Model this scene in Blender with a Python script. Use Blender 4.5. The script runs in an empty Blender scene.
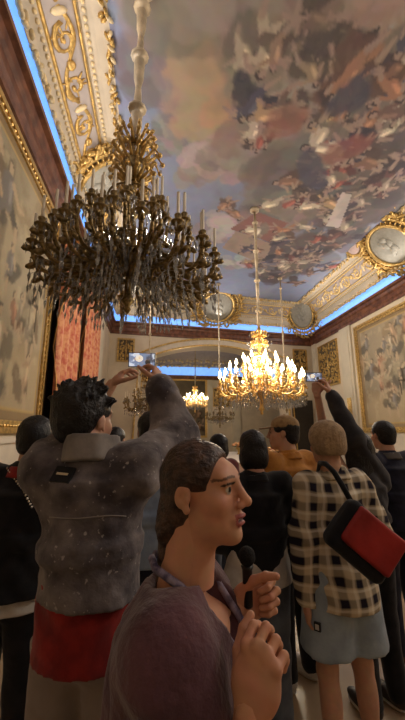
import bpy, math, random
import numpy as np
from mathutils import Vector, Matrix

C = bpy.context.scene
COL = C.collection

# ------------------------------------------------------------------ camera, world, lights, exposure
F, CZ = 335.0, 1.62
YAW, PITCH = math.radians(8.056), math.radians(12.13)
_cy, _sy, _cp, _sp = math.cos(YAW), math.sin(YAW), math.cos(PITCH), math.sin(PITCH)
FW = np.array([_sy*_cp, _cy*_cp, _sp]); RT = np.array([_cy, -_sy, 0.0]); UP = np.cross(RT, FW)
CAMP = np.array([0, 0, CZ])
cam = bpy.data.cameras.new('camera'); camo = bpy.data.objects.new('camera', cam); COL.objects.link(camo)
camo.matrix_world = Matrix(((RT[0], UP[0], -FW[0], 0), (RT[1], UP[1], -FW[1], 0), (RT[2], UP[2], -FW[2], CZ), (0, 0, 0, 1)))
cam.sensor_fit = 'VERTICAL'; cam.sensor_height = 36.0; cam.lens = 36.0*F/720.0
cam.clip_start = 0.02; cam.clip_end = 200
C.camera = camo
C.view_settings.view_transform = 'Standard'; C.view_settings.look = 'None'
C.view_settings.gamma = 1.0; C.view_settings.use_curve_mapping = False
C.view_settings.exposure = 0.15
w = bpy.data.worlds.new('world'); C.world = w; w.use_nodes = True
w.node_tree.nodes['Background'].inputs[0].default_value = (0.9, 0.72, 0.55, 1)
w.node_tree.nodes['Background'].inputs[1].default_value = 0.02

def light(name, kind, loc, power, color, size=None, target=None, size_y=None, spread=None):
    l = bpy.data.lights.new(name, kind); l.energy = power; l.color = color
    if kind == 'AREA':
        l.size = size
        if size_y: l.shape = 'RECTANGLE'; l.size_y = size_y
        if spread: l.spread = math.radians(spread)
    elif size: l.shadow_soft_size = size
    o = bpy.data.objects.new(name, l); COL.objects.link(o); o.location = loc
    if target is not None:
        o.rotation_euler = (Vector(target)-Vector(loc)).to_track_quat('-Z', 'Y').to_euler()
    return o

WARM = (1.0, 0.86, 0.68)
# unseen area lights added at cornice height to brighten the painted vault
for (x, y, tx, ty, sz) in ((-1.75, 6.5, 2.2, 6.5, 18), (8.25, 6.5, 4.3, 6.5, 18)):
    light('added_ceiling_fill', 'AREA', (x, y, 7.2), 222, (1.0, 0.89, 0.79), sz, (tx, ty, 8.9), .25)
light('added_ceiling_fill', 'AREA', (3.2, 16.2, 7.2), 130, (1.0, 0.89, 0.79), .25, (3.2, 13, 8.9), 9.0)
# the two point lights are added, standing in for lit chandeliers out of view
# unseen area lights added to brighten the tapestry walls
light('added_tapestry_fill', 'AREA', (8.4, 4.5, 6.85), 95, (1.0, .88, .74), 10, (-2.3, 4.5, 4.6), .25, spread=70)
light('added_tapestry_fill', 'AREA', (-1.9, 10.5, 6.85), 120, (1.0, .88, .74), 10, (8.8, 10.5, 4.6), .25, spread=70)
light('added_hall_fill', 'POINT', (6.2, 3.0, 4.2), 70, WARM, .5)
light('added_hall_fill', 'POINT', (3.0, -2.4, 4.2), 14, WARM, .5)

# ------------------------------------------------------------------ helpers
def px(u, v, Y):
    "a point at distance Y into the hall, seen at (u, v)"
    d = (u-202.5)/F*RT - (v-360)/F*UP + FW
    return CAMP + d*(Y/d[1])
def px_plane(u, v, axis, val):
    d = (u-202.5)/F*RT - (v-360)/F*UP + FW
    return CAMP + d*((val-CAMP[axis])/d[axis])

def s2l(c):
    c = np.asarray(c, float)/255.0
    return np.where(c <= 0.04045, c/12.92, ((c+0.055)/1.055)**2.4)

def tag(o, label=None, cat=None, group=None, kind=None):
    if label: o['label'] = label
    if cat: o['category'] = cat
    if group: o['group'] = group
    if kind: o['kind'] = kind
    return o

def empty(name, loc=(0, 0, 0), rz=0.0):
    o = bpy.data.objects.new(name, None); COL.objects.link(o); o.location = loc; o.rotation_euler = (0, 0, rz)
    o.empty_display_size = .1
    return o

def copy_tree(o, parent=None):
    c = o.copy(); COL.objects.link(c)
    if parent is not None:
        c.parent = parent
    for ch in list(o.children): copy_tree(ch, c)
    return c

_mats = {}
def mat(name, rgb, rough=.6, metal=0.0, var=0.15, scale=6.0, bump=0.0, bscale=40.0, emit=None, estr=0.0, rgb2=None, spec=.4, sheen=0.0):
    if name in _mats: return _mats[name]
    m = bpy.data.materials.new(name); m.use_nodes = True
    nt = m.node_tree; b = nt.nodes['Principled BSDF']
    c1 = s2l(rgb); c2 = s2l(rgb2) if rgb2 is not None else c1*(1-var)
    tc = nt.nodes.new('ShaderNodeTexCoord'); n = nt.nodes.new('ShaderNodeTexNoise'); r = nt.nodes.new('ShaderNodeValToRGB')
    n.inputs['Scale'].default_value = scale; n.inputs['Detail'].default_value = 6
    nt.links.new(tc.outputs['Object'], n.inputs['Vector']); nt.links.new(n.outputs['Fac'], r.inputs['Fac'])
    r.color_ramp.elements[0].position = .38; r.color_ramp.elements[1].position = .64
    r.color_ramp.elements[0].color = (*c2, 1); r.color_ramp.elements[1].color = (*c1, 1)
    nt.links.new(r.outputs['Color'], b.inputs['Base Color'])
    b.inputs['Roughness'].default_value = rough; b.inputs['Metallic'].default_value = metal
    b.inputs['Specular IOR Level'].default_value = spec
    if sheen: b.inputs['Sheen Weight'].default_value = sheen
    if emit is not None:
        b.inputs['Emission Color'].default_value = (*s2l(emit), 1); b.inputs['Emission Strength'].default_value = estr
    if bump:
        n2 = nt.nodes.new('ShaderNodeTexNoise'); n2.inputs['Scale'].default_value = bscale; n2.inputs['Detail'].default_value = 4
        bp = nt.nodes.new('ShaderNodeBump'); bp.inputs['Strength'].default_value = bump; bp.inputs['Distance'].default_value = .01
        nt.links.new(tc.outputs['Object'], n2.inputs['Vector']); nt.links.new(n2.outputs['Fac'], bp.inputs['Height'])
        nt.links.new(bp.outputs['Normal'], b.inputs['Normal'])
    _mats[name] = m
    return m

def paint_mat(name, rough=.8, bump=.0, bscale=60, spec=.25, emit=0.0):
    "base colour from the mesh's painted colour attribute"
    if name in _mats: return _mats[name]
    m = bpy.data.materials.new(name); m.use_nodes = True
    nt = m.node_tree; b = nt.nodes['Principled BSDF']
    a = nt.nodes.new('ShaderNodeAttribute'); a.attribute_name = 'paint'
    tc = nt.nodes.new('ShaderNodeTexCoord'); n = nt.nodes.new('ShaderNodeTexNoise'); n.inputs['Scale'].default_value = bscale; n.inputs['Detail'].default_value = 5
    nt.links.new(tc.outputs['Object'], n.inputs['Vector'])
    mx = nt.nodes.new('ShaderNodeMix'); mx.data_type = 'RGBA'; mx.blend_type = 'MULTIPLY'; mx.inputs['Factor'].default_value = .25
    nt.links.new(a.outputs['Color'], mx.inputs[6]); nt.links.new(n.outputs['Color'], mx.inputs[7])
    nt.links.new(mx.outputs[2], b.inputs['Base Color'])
    if emit:
        nt.links.new(a.outputs['Color'], b.inputs['Emission Color']); b.inputs['Emission Strength'].default_value = emit
    b.inputs['Roughness'].default_value = rough; b.inputs['Specular IOR Level'].default_value = spec
    if bump:
        bp = nt.nodes.new('ShaderNodeBump'); bp.inputs['Strength'].default_value = bump; bp.inputs['Distance'].default_value = .01
        nt.links.new(n.outputs['Fac'], bp.inputs['Height']); nt.links.new(bp.outputs['Normal'], b.inputs['Normal'])
    _mats[name] = m
    return m

def crystal_mat():
    m = bpy.data.materials.new('crystal'); m.use_nodes = True; nt = m.node_tree
    for n in list(nt.nodes): nt.nodes.remove(n)
    out = nt.nodes.new('ShaderNodeOutputMaterial'); mix = nt.nodes.new('ShaderNodeMixShader')
    t = nt.nodes.new('ShaderNodeBsdfTransparent'); t.inputs[0].default_value = (.93, .93, .92, 1)
    g = nt.nodes.new('ShaderNodeBsdfGlossy'); g.inputs['Roughness'].default_value = .08
    d = nt.nodes.new('ShaderNodeBsdfTranslucent'); d.inputs[0].default_value = (.9, .88, .84, 1); md = nt.nodes.new('ShaderNodeMixShader'); md.inputs[0].default_value = .14; d2 = nt.nodes.new('ShaderNodeBsdfDiffuse'); d2.inputs[0].default_value = (.8, .78, .74, 1); m2 = nt.nodes.new('ShaderNodeMixShader'); m2.inputs[0].default_value = .5
    fr = nt.nodes.new('ShaderNodeFresnel'); fr.inputs[0].default_value = 2.3
    nt.links.new(fr.outputs[0], mix.inputs[0]); nt.links.new(t.outputs[0], mix.inputs[1]); nt.links.new(g.outputs[0], mix.inputs[2])
    nt.links.new(d.outputs[0], m2.inputs[1]); nt.links.new(d2.outputs[0], m2.inputs[2]); nt.links.new(mix.outputs[0], md.inputs[1]); nt.links.new(m2.outputs[0], md.inputs[2]); nt.links.new(md.outputs[0], out.inputs[0])
    return m

def link_mesh(name, V, Fc, m, parent=None, smooth=False, colors=None):
    me = bpy.data.meshes.new(name)
    V = np.asarray(V, float)
    me.from_pydata(V.tolist(), [], [list(map(int, f)) for f in Fc]); me.update()
    if smooth: me.polygons.foreach_set('use_smooth', [True]*len(me.polygons))
    if colors is not None:
        a = me.color_attributes.new('paint', 'FLOAT_COLOR', 'POINT')
        cc = np.ones((len(V), 4), np.float32); cc[:, :3] = colors
        a.data.foreach_set('color', cc.ravel())
    me.materials.append(m)
    o = bpy.data.objects.new(name, me); COL.objects.link(o)
    if parent is not None: o.parent = parent
    return o

class MB:
    "collects shapes into one mesh"
    def __init__(s): s.V = []; s.F = []
    def add(s, V, Fc):
        n = len(s.V); s.V += [tuple(v) for v in V]; s.F += [tuple(i+n for i in f) for f in Fc]
    def box(s, lo, hi, b=0.0):
        x0, y0, z0 = lo; x1, y1, z1 = hi
        s.add([(x0,y0,z0),(x1,y0,z0),(x1,y1,z0),(x0,y1,z0),(x0,y0,z1),(x1,y0,z1),(x1,y1,z1),(x0,y1,z1)],
              [(0,3,2,1),(4,5,6,7),(0,1,5,4),(1,2,6,5),(2,3,7,6),(3,0,4,7)])
    def ell(s, c, r, R=None, nu=8, nv=5):
        V = [(0,0,1)]; 
        for j in range(1, nv):
            th = math.pi*j/nv
            for i in range(nu):
                ph = 2*math.pi*i/nu; V.append((math.sin(th)*math.cos(ph), math.sin(th)*math.sin(ph), math.cos(th)))
        V.append((0,0,-1)); V = np.array(V)*np.array(r)
        if R is not None: V = V@np.array(R).T
        V = V+np.array(c)
        Fc = []
        for i in range(nu):
            Fc.append((0, 1+i, 1+(i+1)%nu))
            for j in range(nv-2):
                a = 1+j*nu; Fc.append((a+i, a+nu+i, a+nu+(i+1)%nu, a+(i+1)%nu))
            a = 1+(nv-2)*nu; Fc.append((a+i, len(V)-1, a+(i+1)%nu))
        s.add(V, Fc)
    def tube(s, P, r, n=6, cap=True):
        P = [np.array(p, float) for p in P]; m = len(P)
        rr = r if hasattr(r, '__len__') else [r]*m
        V = []; N = None
        for i in range(m):
            t = P[min(i+1, m-1)]-P[max(i-1, 0)]; t = t/(np.linalg.norm(t)+1e-9)
            if N is None:
                N = np.cross(t, (0,0,1.0)); 
                if np.linalg.norm(N) < .05: N = np.cross(t, (1.0,0,0))
            N = N-t*(N@t); N = N/(np.linalg.norm(N)+1e-9); B = np.cross(t, N)
            for k in range(n):
                a = 2*math.pi*k/n; V.append(P[i]+rr[i]*(math.cos(a)*N+math.sin(a)*B))
        Fc = [(i*n+k, i*n+(k+1)%n, (i+1)*n+(k+1)%n, (i+1)*n+k) for i in range(m-1) for k in range(n)]
        if cap: Fc += [tuple(range(n-1, -1, -1)), tuple((m-1)*n+k for k in range(n))]
        s.add(V, Fc)
    def lathe(s, prof, c=(0,0,0), n=16):
        V = []; c = np.array(c)
        for r, z in prof:
            for k in range(n):
                a = 2*math.pi*k/n; V.append(c+np.array((r*math.cos(a), r*math.sin(a), z)))
        m = len(prof)
        Fc = [(i*n+k, i*n+(k+1)%n, (i+1)*n+(k+1)%n, (i+1)*n+k) for i in range(m-1) for k in range(n)]
        Fc += [tuple(range(n-1, -1, -1)), tuple((m-1)*n+k for k in range(n))]
        s.add(V, Fc)
    def drop(s, c, r, L, n=5):
        c = np.array(c); V = [c+(0,0,L*.35)]+[c+np.array((r*math.cos(2*math.pi*k/n), r*math.sin(2*math.pi*k/n), 0)) for k in range(n)]+[c-(0,0,L*.65)]
        s.add(V, [(0, 1+k, 1+(k+1)%n) for k in range(n)]+[(n+1, 1+(k+1)%n, 1+k) for k in range(n)])
    def grid(s, fn, us, vs):
        n = len(s.V); nu, nv = len(us), len(vs)
        s.V += [tuple(fn(u, v)) for u in us for v in vs]
        s.F += [(n+i*nv+j, n+(i+1)*nv+j, n+(i+1)*nv+j+1, n+i*nv+j+1) for i in range(nu-1) for j in range(nv-1)]
    def map(s, fn): s.V = [tuple(fn(*v)) for v in s.V]; return s
    def build(s, name, m, parent=None, smooth=False, colors=None): return link_mesh(name, s.V, s.F, m, parent, smooth, colors)

# value noise on points
_rs = np.random.RandomState(7); _LAT = _rs.rand(32, 32, 32)
def vnoise(P, scale=1.0, seed=0):
    P = np.asarray(P, float)*scale+seed*7.31
    i = np.floor(P).astype(int); f = P-i; f = f*f*(3-2*f); i &= 31; j = (i+1) & 31
    x, y, z = f[..., 0], f[..., 1], f[..., 2]
    L = _LAT
    a = L[i[...,0], i[...,1], i[...,2]]*(1-x)+L[j[...,0], i[...,1], i[...,2]]*x
    b = L[i[...,0], j[...,1], i[...,2]]*(1-x)+L[j[...,0], j[...,1], i[...,2]]*x
    c = L[i[...,0], i[...,1], j[...,2]]*(1-x)+L[j[...,0], i[...,1], j[...,2]]*x
    d = L[i[...,0], j[...,1], j[...,2]]*(1-x)+L[j[...,0], j[...,1], j[...,2]]*x
    return (a*(1-y)+b*y)*(1-z)+(c*(1-y)+d*y)*z
def fbm(P, scale=1.0, seed=0, o=4):
    return sum(vnoise(P, scale*2**k, seed+k)*.5**k for k in range(o))/sum(.5**k for k in range(o))

# a painted flat canvas, in metres
class Canvas:
    def __init__(s, x0, x1, y0, y1, step, base):
        s.xs = np.arange(x0, x1+step*.5, step); s.ys = np.arange(y0, y1+step*.5, step)
        s.X, s.Y = np.meshgrid(s.xs, s.ys, indexing='ij'); s.c = np.zeros(s.X.shape+(3,)); s.c[:] = s2l(base)
        s.P = np.stack([s.X, s.Y, s.X*0], -1)
    def _mix(s, a, col):
        a = np.clip(a, 0, 1)[..., None]; s.c = s.c*(1-a)+s2l(col)*a
    def noise(s, col, scale, thr, soft, alpha=1, seed=0, o=5):
        n = fbm(s.P, scale, seed, o); s._mix(alpha*np.clip((n-thr)/soft, 0, 1), col)
    def _win(s, x, y, r):
        i0, i1 = np.searchsorted(s.xs, (x-r, x+r)); j0, j1 = np.searchsorted(s.ys, (y-r, y+r))
        return slice(i0, i1), slice(j0, j1)
    def ell(s, x, y, rx, ry, ang, col, alpha=1, soft=.15, rag=0.0, seed=0):
        w = s._win(x, y, max(rx, ry)*(1.3+soft)); X = s.X[w]-x; Y = s.Y[w]-y
        if X.size == 0: return
        ca, sa = math.cos(ang), math.sin(ang); d = np.sqrt(((X*ca+Y*sa)/rx)**2+((Y*ca-X*sa)/ry)**2)
        if rag: d = d+rag*(fbm(s.P[w], 1.6/max(.15, min(rx, ry)), seed, 3)-.5)*2
        a = np.clip(alpha*np.clip((1-d)/soft+.5, 0, 1), 0, 1)[..., None]; s.c[w] = s.c[w]*(1-a)+s2l(col)*a
    def cap(s, ax, ay, bx, by, ra, rb, col, alpha=1):
        w = s._win((ax+bx)/2, (ay+by)/2, math.hypot(ax-bx, ay-by)/2+max(ra, rb)*1.3); X = s.X[w]-ax; Y = s.Y[w]-ay
        if X.size == 0: return
        dx, dy = bx-ax, by-ay; L = dx*dx+dy*dy+1e-9; t = np.clip((X*dx+Y*dy)/L, 0, 1)
        d = np.hypot(X-dx*t, Y-dy*t)-(ra+(rb-ra)*t)
        a = (alpha*np.clip(.5-d/.035, 0, 1))[..., None]; s.c[w] = s.c[w]*(1-a)+s2l(col)*a
    def poly(s, pts, col, alpha=1):
        P = np.array(pts); c = P.mean(0); r = np.abs(P-c).max()*1.5
        w = s._win(c[0], c[1], r); X = s.X[w]; Y = s.Y[w]; ins = np.ones(X.shape, bool); ar = 0
        for i in range(len(P)):
            a, b = P[i], P[(i+1) % len(P)]; ar += a[0]*b[1]-a[1]*b[0]
        for i in range(len(P)):
            a, b = P[i], P[(i+1) % len(P)]; ins &= ((b[0]-a[0])*(Y-a[1])-(b[1]-a[1])*(X-a[0]))*(1 if ar > 0 else -1) >= 0
        a = (alpha*ins)[..., None]; s.c[w] = s.c[w]*(1-a)+s2l(col)*a
    def figure(s, x, y, h, ang, rng, drape, flesh=(156, 130, 112), hair=(62, 46, 38)):
        "a small generic painted figure, about h tall, in loose drapery"
        def T(u, v): return x+h*(u*math.cos(ang)-v*math.sin(ang)), y+h*(u*math.sin(ang)+v*math.cos(ang))
        def cp(a, b, ra, rb, c): s.cap(*T(*a), *T(*b), ra*h, rb*h, c)
        sh = tuple(int(v*.62) for v in drape); hi = tuple(min(255, int(v*1.3)) for v in drape)
        k1, k2 = rng.uniform(-.25, .25), rng.uniform(-.3, .3)
        s.ell(*T(rng.uniform(-.3, .3), rng.uniform(-.15, .1)), .34*h, .17*h, ang+rng.uniform(-1.2, 1.2), sh, .9, .3, .35, rng.randint(0, 50))
        cp((-.06, 0), (-.1+k1, -.25), .08, .06, drape); cp((-.1+k1, -.25), (-.05+k1*1.5, -.48), .05, .03, flesh)
        cp((.06, 0), (.12+k2, -.22), .08, .06, sh); cp((.12+k2, -.22), (.1+k2, -.46), .05, .03, flesh)
        cp((0, 0), (0, .24), .11, .12, drape); cp((.03, .02), (.05, .22), .03, .05, hi)
        e1 = (rng.uniform(.12, .3), rng.uniform(.05, .4)); cp((.11, .25), e1, .045, .038, flesh); cp(e1, (e1[0]+rng.uniform(-.1, .2), e1[1]+rng.uniform(-.1, .2)), .036, .026, flesh)
        e2 = (rng.uniform(-.3, -.12), rng.uniform(.0, .4)); cp((-.11, .25), e2, .045, .038, drape); cp(e2, (e2[0]+rng.uniform(-.2, .1), e2[1]+rng.uniform(-.1, .2)), .036, .026, flesh)
        s.ell(*T(0, .42), .075*h, .085*h, ang, hair); s.ell(*T(.02, .4), .055*h, .065*h, ang, flesh)
    def build(s, name, m, fn, parent=None):
        nx, ny = s.X.shape
        V = fn(s.X.ravel(), s.Y.ravel()); idx = np.arange(nx*ny).reshape(nx, ny)
        Fc = np.stack([idx[:-1, :-1], idx[1:, :-1], idx[1:, 1:], idx[:-1, 1:]], -1).reshape(-1, 4)
        return link_mesh(name, V, Fc, m, parent, False, s.c.reshape(-1, 3))

# ------------------------------------------------------------------ smooth solid fields for bodies, clothes and hair
def _n(v): v = np.asarray(v, float); return v/np.linalg.norm(v)
class Field:
    def __init__(s, lo, hi, h):
        s.lo = np.array(lo, float); s.h = h
        n = np.ceil((np.array(hi)-s.lo)/h).astype(int)+1
        s.ax = [(s.lo[i]+h*np.arange(n[i])).astype(np.float32) for i in range(3)]
        s.F = np.full(n, .2, np.float32)
    def _g(s, lo, hi):
        sl = tuple(slice(max(0, np.searchsorted(s.ax[i], lo[i])), max(0, np.searchsorted(s.ax[i], hi[i]))) for i in range(3))
        return sl, (s.ax[0][sl[0]][:, None, None], s.ax[1][sl[1]][None, :, None], s.ax[2][sl[2]][None, None, :])
    def _put(s, sl, d, k, mode):
        f = s.F[sl]
        if mode == 'u':
            h = np.maximum(k-np.abs(f-d), 0)/k; s.F[sl] = np.minimum(f, d)-h*h*k*.25
        else:
            d = -d; h = np.maximum(k-np.abs(f-d), 0)/k; s.F[sl] = np.maximum(f, d)+h*h*k*.25
    def cone(s, a, b, ra, rb, k=.02, mode='u'):
        a, b = np.array(a, float), np.array(b, float); m = max(ra, rb)+k+.03
        sl, (X, Y, Z) = s._g(np.minimum(a, b)-m, np.maximum(a, b)+m)
        ba = b-a; L = ba@ba+1e-12
        t = np.clip(((X-a[0])*ba[0]+(Y-a[1])*ba[1]+(Z-a[2])*ba[2])/L, 0, 1)
        d = np.sqrt((X-a[0]-ba[0]*t)**2+(Y-a[1]-ba[1]*t)**2+(Z-a[2]-ba[2]*t)**2)-(ra+(rb-ra)*t)
        s._put(sl, d, k, mode); return s
    def econe(s, a, b, r0, r1, side=(1, 0, 0), k=.03, mode='u', cap=.03):
        a, b = np.array(a, float), np.array(b, float); ba = b-a; L = np.linalg.norm(ba); t_ = ba/L
        u_ = _n(np.array(side)-t_*(np.array(side)@t_)); v_ = np.cross(t_, u_); m = max(*r0, *r1)+k+.03
        sl, (X, Y, Z) = s._g(np.minimum(a, b)-m, np.maximum(a, b)+m); X = X-a[0]; Y = Y-a[1]; Z = Z-a[2]
        h = X*t_[0]+Y*t_[1]+Z*t_[2]; hc = np.clip(h, 0, L); q = hc/L; w_ = (h-hc)/cap
        rx = r0[0]+(r1[0]-r0[0])*q; ry = r0[1]+(r1[1]-r0[1])*q
        u = (X*u_[0]+Y*u_[1]+Z*u_[2])/rx; v = (X*v_[0]+Y*v_[1]+Z*v_[2])/ry
        d = (np.sqrt(u*u+v*v+w_*w_)-1)*np.minimum(np.minimum(rx, ry), 9)
        s._put(sl, d.astype(np.float32), k, mode); return s
    def ell(s, c, r, R=None, k=.02, mode='u'):
        c = np.array(c, float); r = np.array(r, float); m = r.max()+k+.02
        sl, (X, Y, Z) = s._g(c-m, c+m); X = X-c[0]; Y = Y-c[1]; Z = Z-c[2]
        if R is not None:
            R = np.array(R); X, Y, Z = (X*R[0][0]+Y*R[1][0]+Z*R[2][0], X*R[0][1]+Y*R[1][1]+Z*R[2][1], X*R[0][2]+Y*R[1][2]+Z*R[2][2])
        k0 = np.sqrt((X/r[0])**2+(Y/r[1])**2+(Z/r[2])**2); k1 = np.sqrt((X/r[0]**2)**2+(Y/r[1]**2)**2+(Z/r[2]**2)**2)+1e-6
        s._put(sl, (k0*(k0-1)/k1).astype(np.float32), k, mode); return s
    def cut(s, n, d):
        "keep the side where p.n <= d"
        n = np.array(n, float)
        s.F = np.maximum(s.F, (s.ax[0][:, None, None]*n[0]+s.ax[1][None, :, None]*n[1]+s.ax[2][None, None, :]*n[2]-d).astype(np.float32)); return s
    def warp(s, amp, scale, seed=0):
        X = np.stack(np.meshgrid(*s.ax, indexing='ij'), -1)
        near = np.abs(s.F) < amp*2+s.h*2
        s.F[near] += (amp*(fbm(X[near], scale, seed, 3)-.5)*2).astype(np.float32); return s
    def fn(s, f):
        X = np.stack(np.meshgrid(*s.ax, indexing='ij'), -1); near = np.abs(s.F) < .05
        s.F[near] += f(X[near]).astype(np.float32); return s
    def mesh(s):
        Fd = s.F.copy(); Fd[0] = Fd[-1] = .1; Fd[:, 0] = Fd[:, -1] = .1; Fd[:, :, 0] = Fd[:, :, -1] = .1
        S = Fd < 0
        cs = np.zeros(tuple(n-1 for n in S.shape), np.int8)
        offs = [(i, j, k) for i in (0, 1) for j in (0, 1) for k in (0, 1)]
        for i, j, k in offs: cs += S[i:S.shape[0]-1+i, j:S.shape[1]-1+j, k:S.shape[2]-1+k]
        act = np.argwhere((cs > 0) & (cs < 8)); idx = -np.ones(cs.shape, int); idx[tuple(act.T)] = np.arange(len(act))
        val = {o: Fd[act[:, 0]+o[0], act[:, 1]+o[1], act[:, 2]+o[2]] for o in offs}
        acc = np.zeros((len(act), 3)); cnt = np.zeros(len(act))
        for a in offs:
            for ax in range(3):
                if a[ax] == 0:
                    b = list(a); b[ax] = 1; b = tuple(b); va, vb = val[a], val[b]; x = (va < 0) != (vb < 0)
                    t = np.where(x, va/np.where(x, va-vb, 1), 0); p = np.array(a, float)[None]+np.zeros((len(act), 1)); p[:, ax] += t
                    acc[x] += p[x]; cnt[x] += 1
        V = s.lo+s.h*(act+acc/cnt[:, None])
        quads = []
        for ax in range(3):
            b, c = (ax+1) % 3, (ax+2) % 3
            sa = [slice(None)]*3; sb = [slice(None)]*3; sa[ax] = slice(0, -1); sb[ax] = slice(1, None)
            e = np.argwhere(S[tuple(sa)] != S[tuple(sb)])
            e = e[(e[:, b] > 0) & (e[:, c] > 0)]
            inside = S[tuple(e.T)]
            def cell(db, dc):
                q = e.copy(); q[:, b] -= db; q[:, c] -= dc; return idx[tuple(q.T)]
            q = np.stack([cell(1, 1), cell(0, 1), cell(0, 0), cell(1, 0)], -1)
            q[~inside] = q[~inside][:, ::-1]; quads.append(q)
        return V, np.concatenate(quads)

def rot(ax, deg):
    return np.array(Matrix.Rotation(math.radians(deg), 3, ax))
# ------------------------------------------------------------------ materials
M_cream = mat('cream_plaster', (204, 193, 174), .7, var=.12, scale=3, bump=.15)
M_wall = mat('wall_plaster', (208, 193, 168), .75, var=.14, scale=1.3)
M_lilac = mat('lilac_plaster', (172, 163, 160), .75, var=.1, scale=4)
M_brown = mat('brown_marble', (120, 78, 58), .35, rgb2=(82, 50, 38), scale=5)
M_gold = mat('gilding', (216, 180, 110), .36, .7, var=.4, scale=14, bump=.4, bscale=60)
M_goldpale = mat('pale_gilding', (228, 206, 158), .5, .25, rgb2=(214, 198, 166), scale=18, bump=.4, bscale=60)
M_bronze = mat('unlit_gilt_bronze', (150, 126, 80), .3, .75, var=.55, scale=25)
M_giltlit = mat('lit_gilt_bronze', (234, 192, 116), .3, .75, var=.25, scale=25)  # the same gilt bronze with its lit brightness put into the colour
M_goldmid = mat('soft_gilding', (228, 202, 146), .42, .45, rgb2=(206, 178, 120), scale=16, bump=.4, bscale=60)
M_stone = mat('grey_relief_stone', (152, 150, 140), .7, var=.15, scale=8)
M_floor = mat('marble_floor', (170, 148, 120), .3, rgb2=(150, 128, 102), scale=2.2)
M_dark = mat('dark_panel', (52, 44, 36), .5, var=.3, scale=9)
M_candle = mat('ivory_wax', (226, 214, 190), .5, var=.06)
M_crystal = crystal_mat()
M_blueglow = mat('blue_glow_plaster', (150, 200, 255), .6, emit=(106, 158, 232), estr=1.05)  # plaster washed blue by hidden LEDs, the glow put into the material
M_flame = mat('lit_bulb', (255, 220, 160), .5, emit=(255, 232, 182), estr=24.0)

def structure(o): o['kind'] = 'structure'; return o

# ------------------------------------------------------------------ shell of the hall
XL, XR, YF = -2.3, 8.8, -3.5
CORN = [np.array((XL, YF)), np.array((XL, 16.5)), np.array((XR, 17.6)), np.array((XR, YF))]
BD = _n(CORN[2]-CORN[1]); BN = np.array([-BD[1], BD[0]]); BLEN = np.linalg.norm(CORN[2]-CORN[1])
def BW(u, d, z): p = CORN[1]+BD*u+BN*d; return (p[0], p[1], z)
def mitre(i):
    e0 = _n(CORN[i]-CORN[i-1]); e1 = _n(CORN[(i+1) % 4]-CORN[i])
    n0 = np.array([e0[1], -e0[0]]); n1 = np.array([e1[1], -e1[0]])
    m = n0+n1; return m/(m@n0)
MIT = [mitre(i) for i in range(4)]
def ring(inset, z): return [tuple(CORN[i]+MIT[i]*inset)+(z,) for i in range(4)]
def sweep(prof):
    b = MB(); n = len(prof)
    for p in prof: b.V += ring(*p)
    for j in range(n-1):
        for i in range(4):
            a, c = j*4+i, j*4+(i+1) % 4; b.F.append((a, c, c+4, a+4))
    return b

b = MB(); b.box((-9, -4.2, -.2), (16, 30, 0)); structure(b.build('floor', M_floor))
b = MB(); b.box((XL-.4, YF-.4, 0), (XL, 16.5, 9.2)); structure(b.build('wall_left', M_wall))
b = MB(); b.box((XR, YF-.4, 0), (XR+.4, 17.6, 9.2)); structure(b.build('wall_right', M_wall))
b = MB(); b.box((XL, YF-.4, 0), (XR, YF, 9.2)); structure(b.build('wall_front', M_wall))

# back wall with its wide shallow arch
AU, AH, ASP, APK, ATH = BLEN/2, 3.95, 5.15, 6.1, 1.1
AR = (AH**2+(APK-ASP)**2)/(2*(APK-ASP)); AC = APK-AR
def arch_pts(n=32, grow=0.0):
    th = math.asin(AH/AR)
    return [(AU+(AR+grow)*math.sin(t), AC+(AR+grow)*math.cos(t)) for t in np.linspace(-th, th, n)]
def plate(bm, pts, d0, d1):
    "a closed outline in the wall's plane, given thickness"
    n = len(pts); V = [BW(u, d0, z) for u, z in pts]+[BW(u, d1, z) for u, z in pts]
    bm.add(V, [tuple(range(n)), tuple(range(2*n-1, n-1, -1))]+[(i, i+n, (i+1) % n+n, (i+1) % n) for i in range(n)])
b = MB()
plate(b, [(0, 0), (AU-AH, 0), (AU-AH, 9.2), (0, 9.2)], 0, ATH)
plate(b, [(AU+AH, 0), (BLEN, 0), (BLEN, 9.2), (AU+AH, 9.2)], 0, ATH)
ap = arch_pts()
for (u0, z0), (u1, z1) in zip(ap[:-1], ap[1:]): plate(b, [(u0, z0), (u1, z1), (u1, 9.2), (u0, 9.2)], 0, ATH)
structure(b.build('wall_back', M_wall))

# arch mouldings on the back wall
def arch_band(bm, g0, g1, d0, d1, legs=True):
    A, B = arch_pts(32, g0), arch_pts(32, g1)
    if legs: A = [(AU-AH-g0, 0)]+A+[(AU+AH+g0, 0)]; B = [(AU-AH-g1, 0)]+B+[(AU+AH+g1, 0)]
    for i in range(len(A)-1): plate(bm, [A[i], A[i+1], B[i+1], B[i]], d0, d1)
b = MB(); arch_band(b, .0, .34, -.05, .0); structure(b.build('trim_1', M_cream))
b = MB(); arch_band(b, -.02, .06, -.09, .02); arch_band(b, .32, .4, -.1, 0); structure(b.build('trim_2', M_gold))

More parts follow.
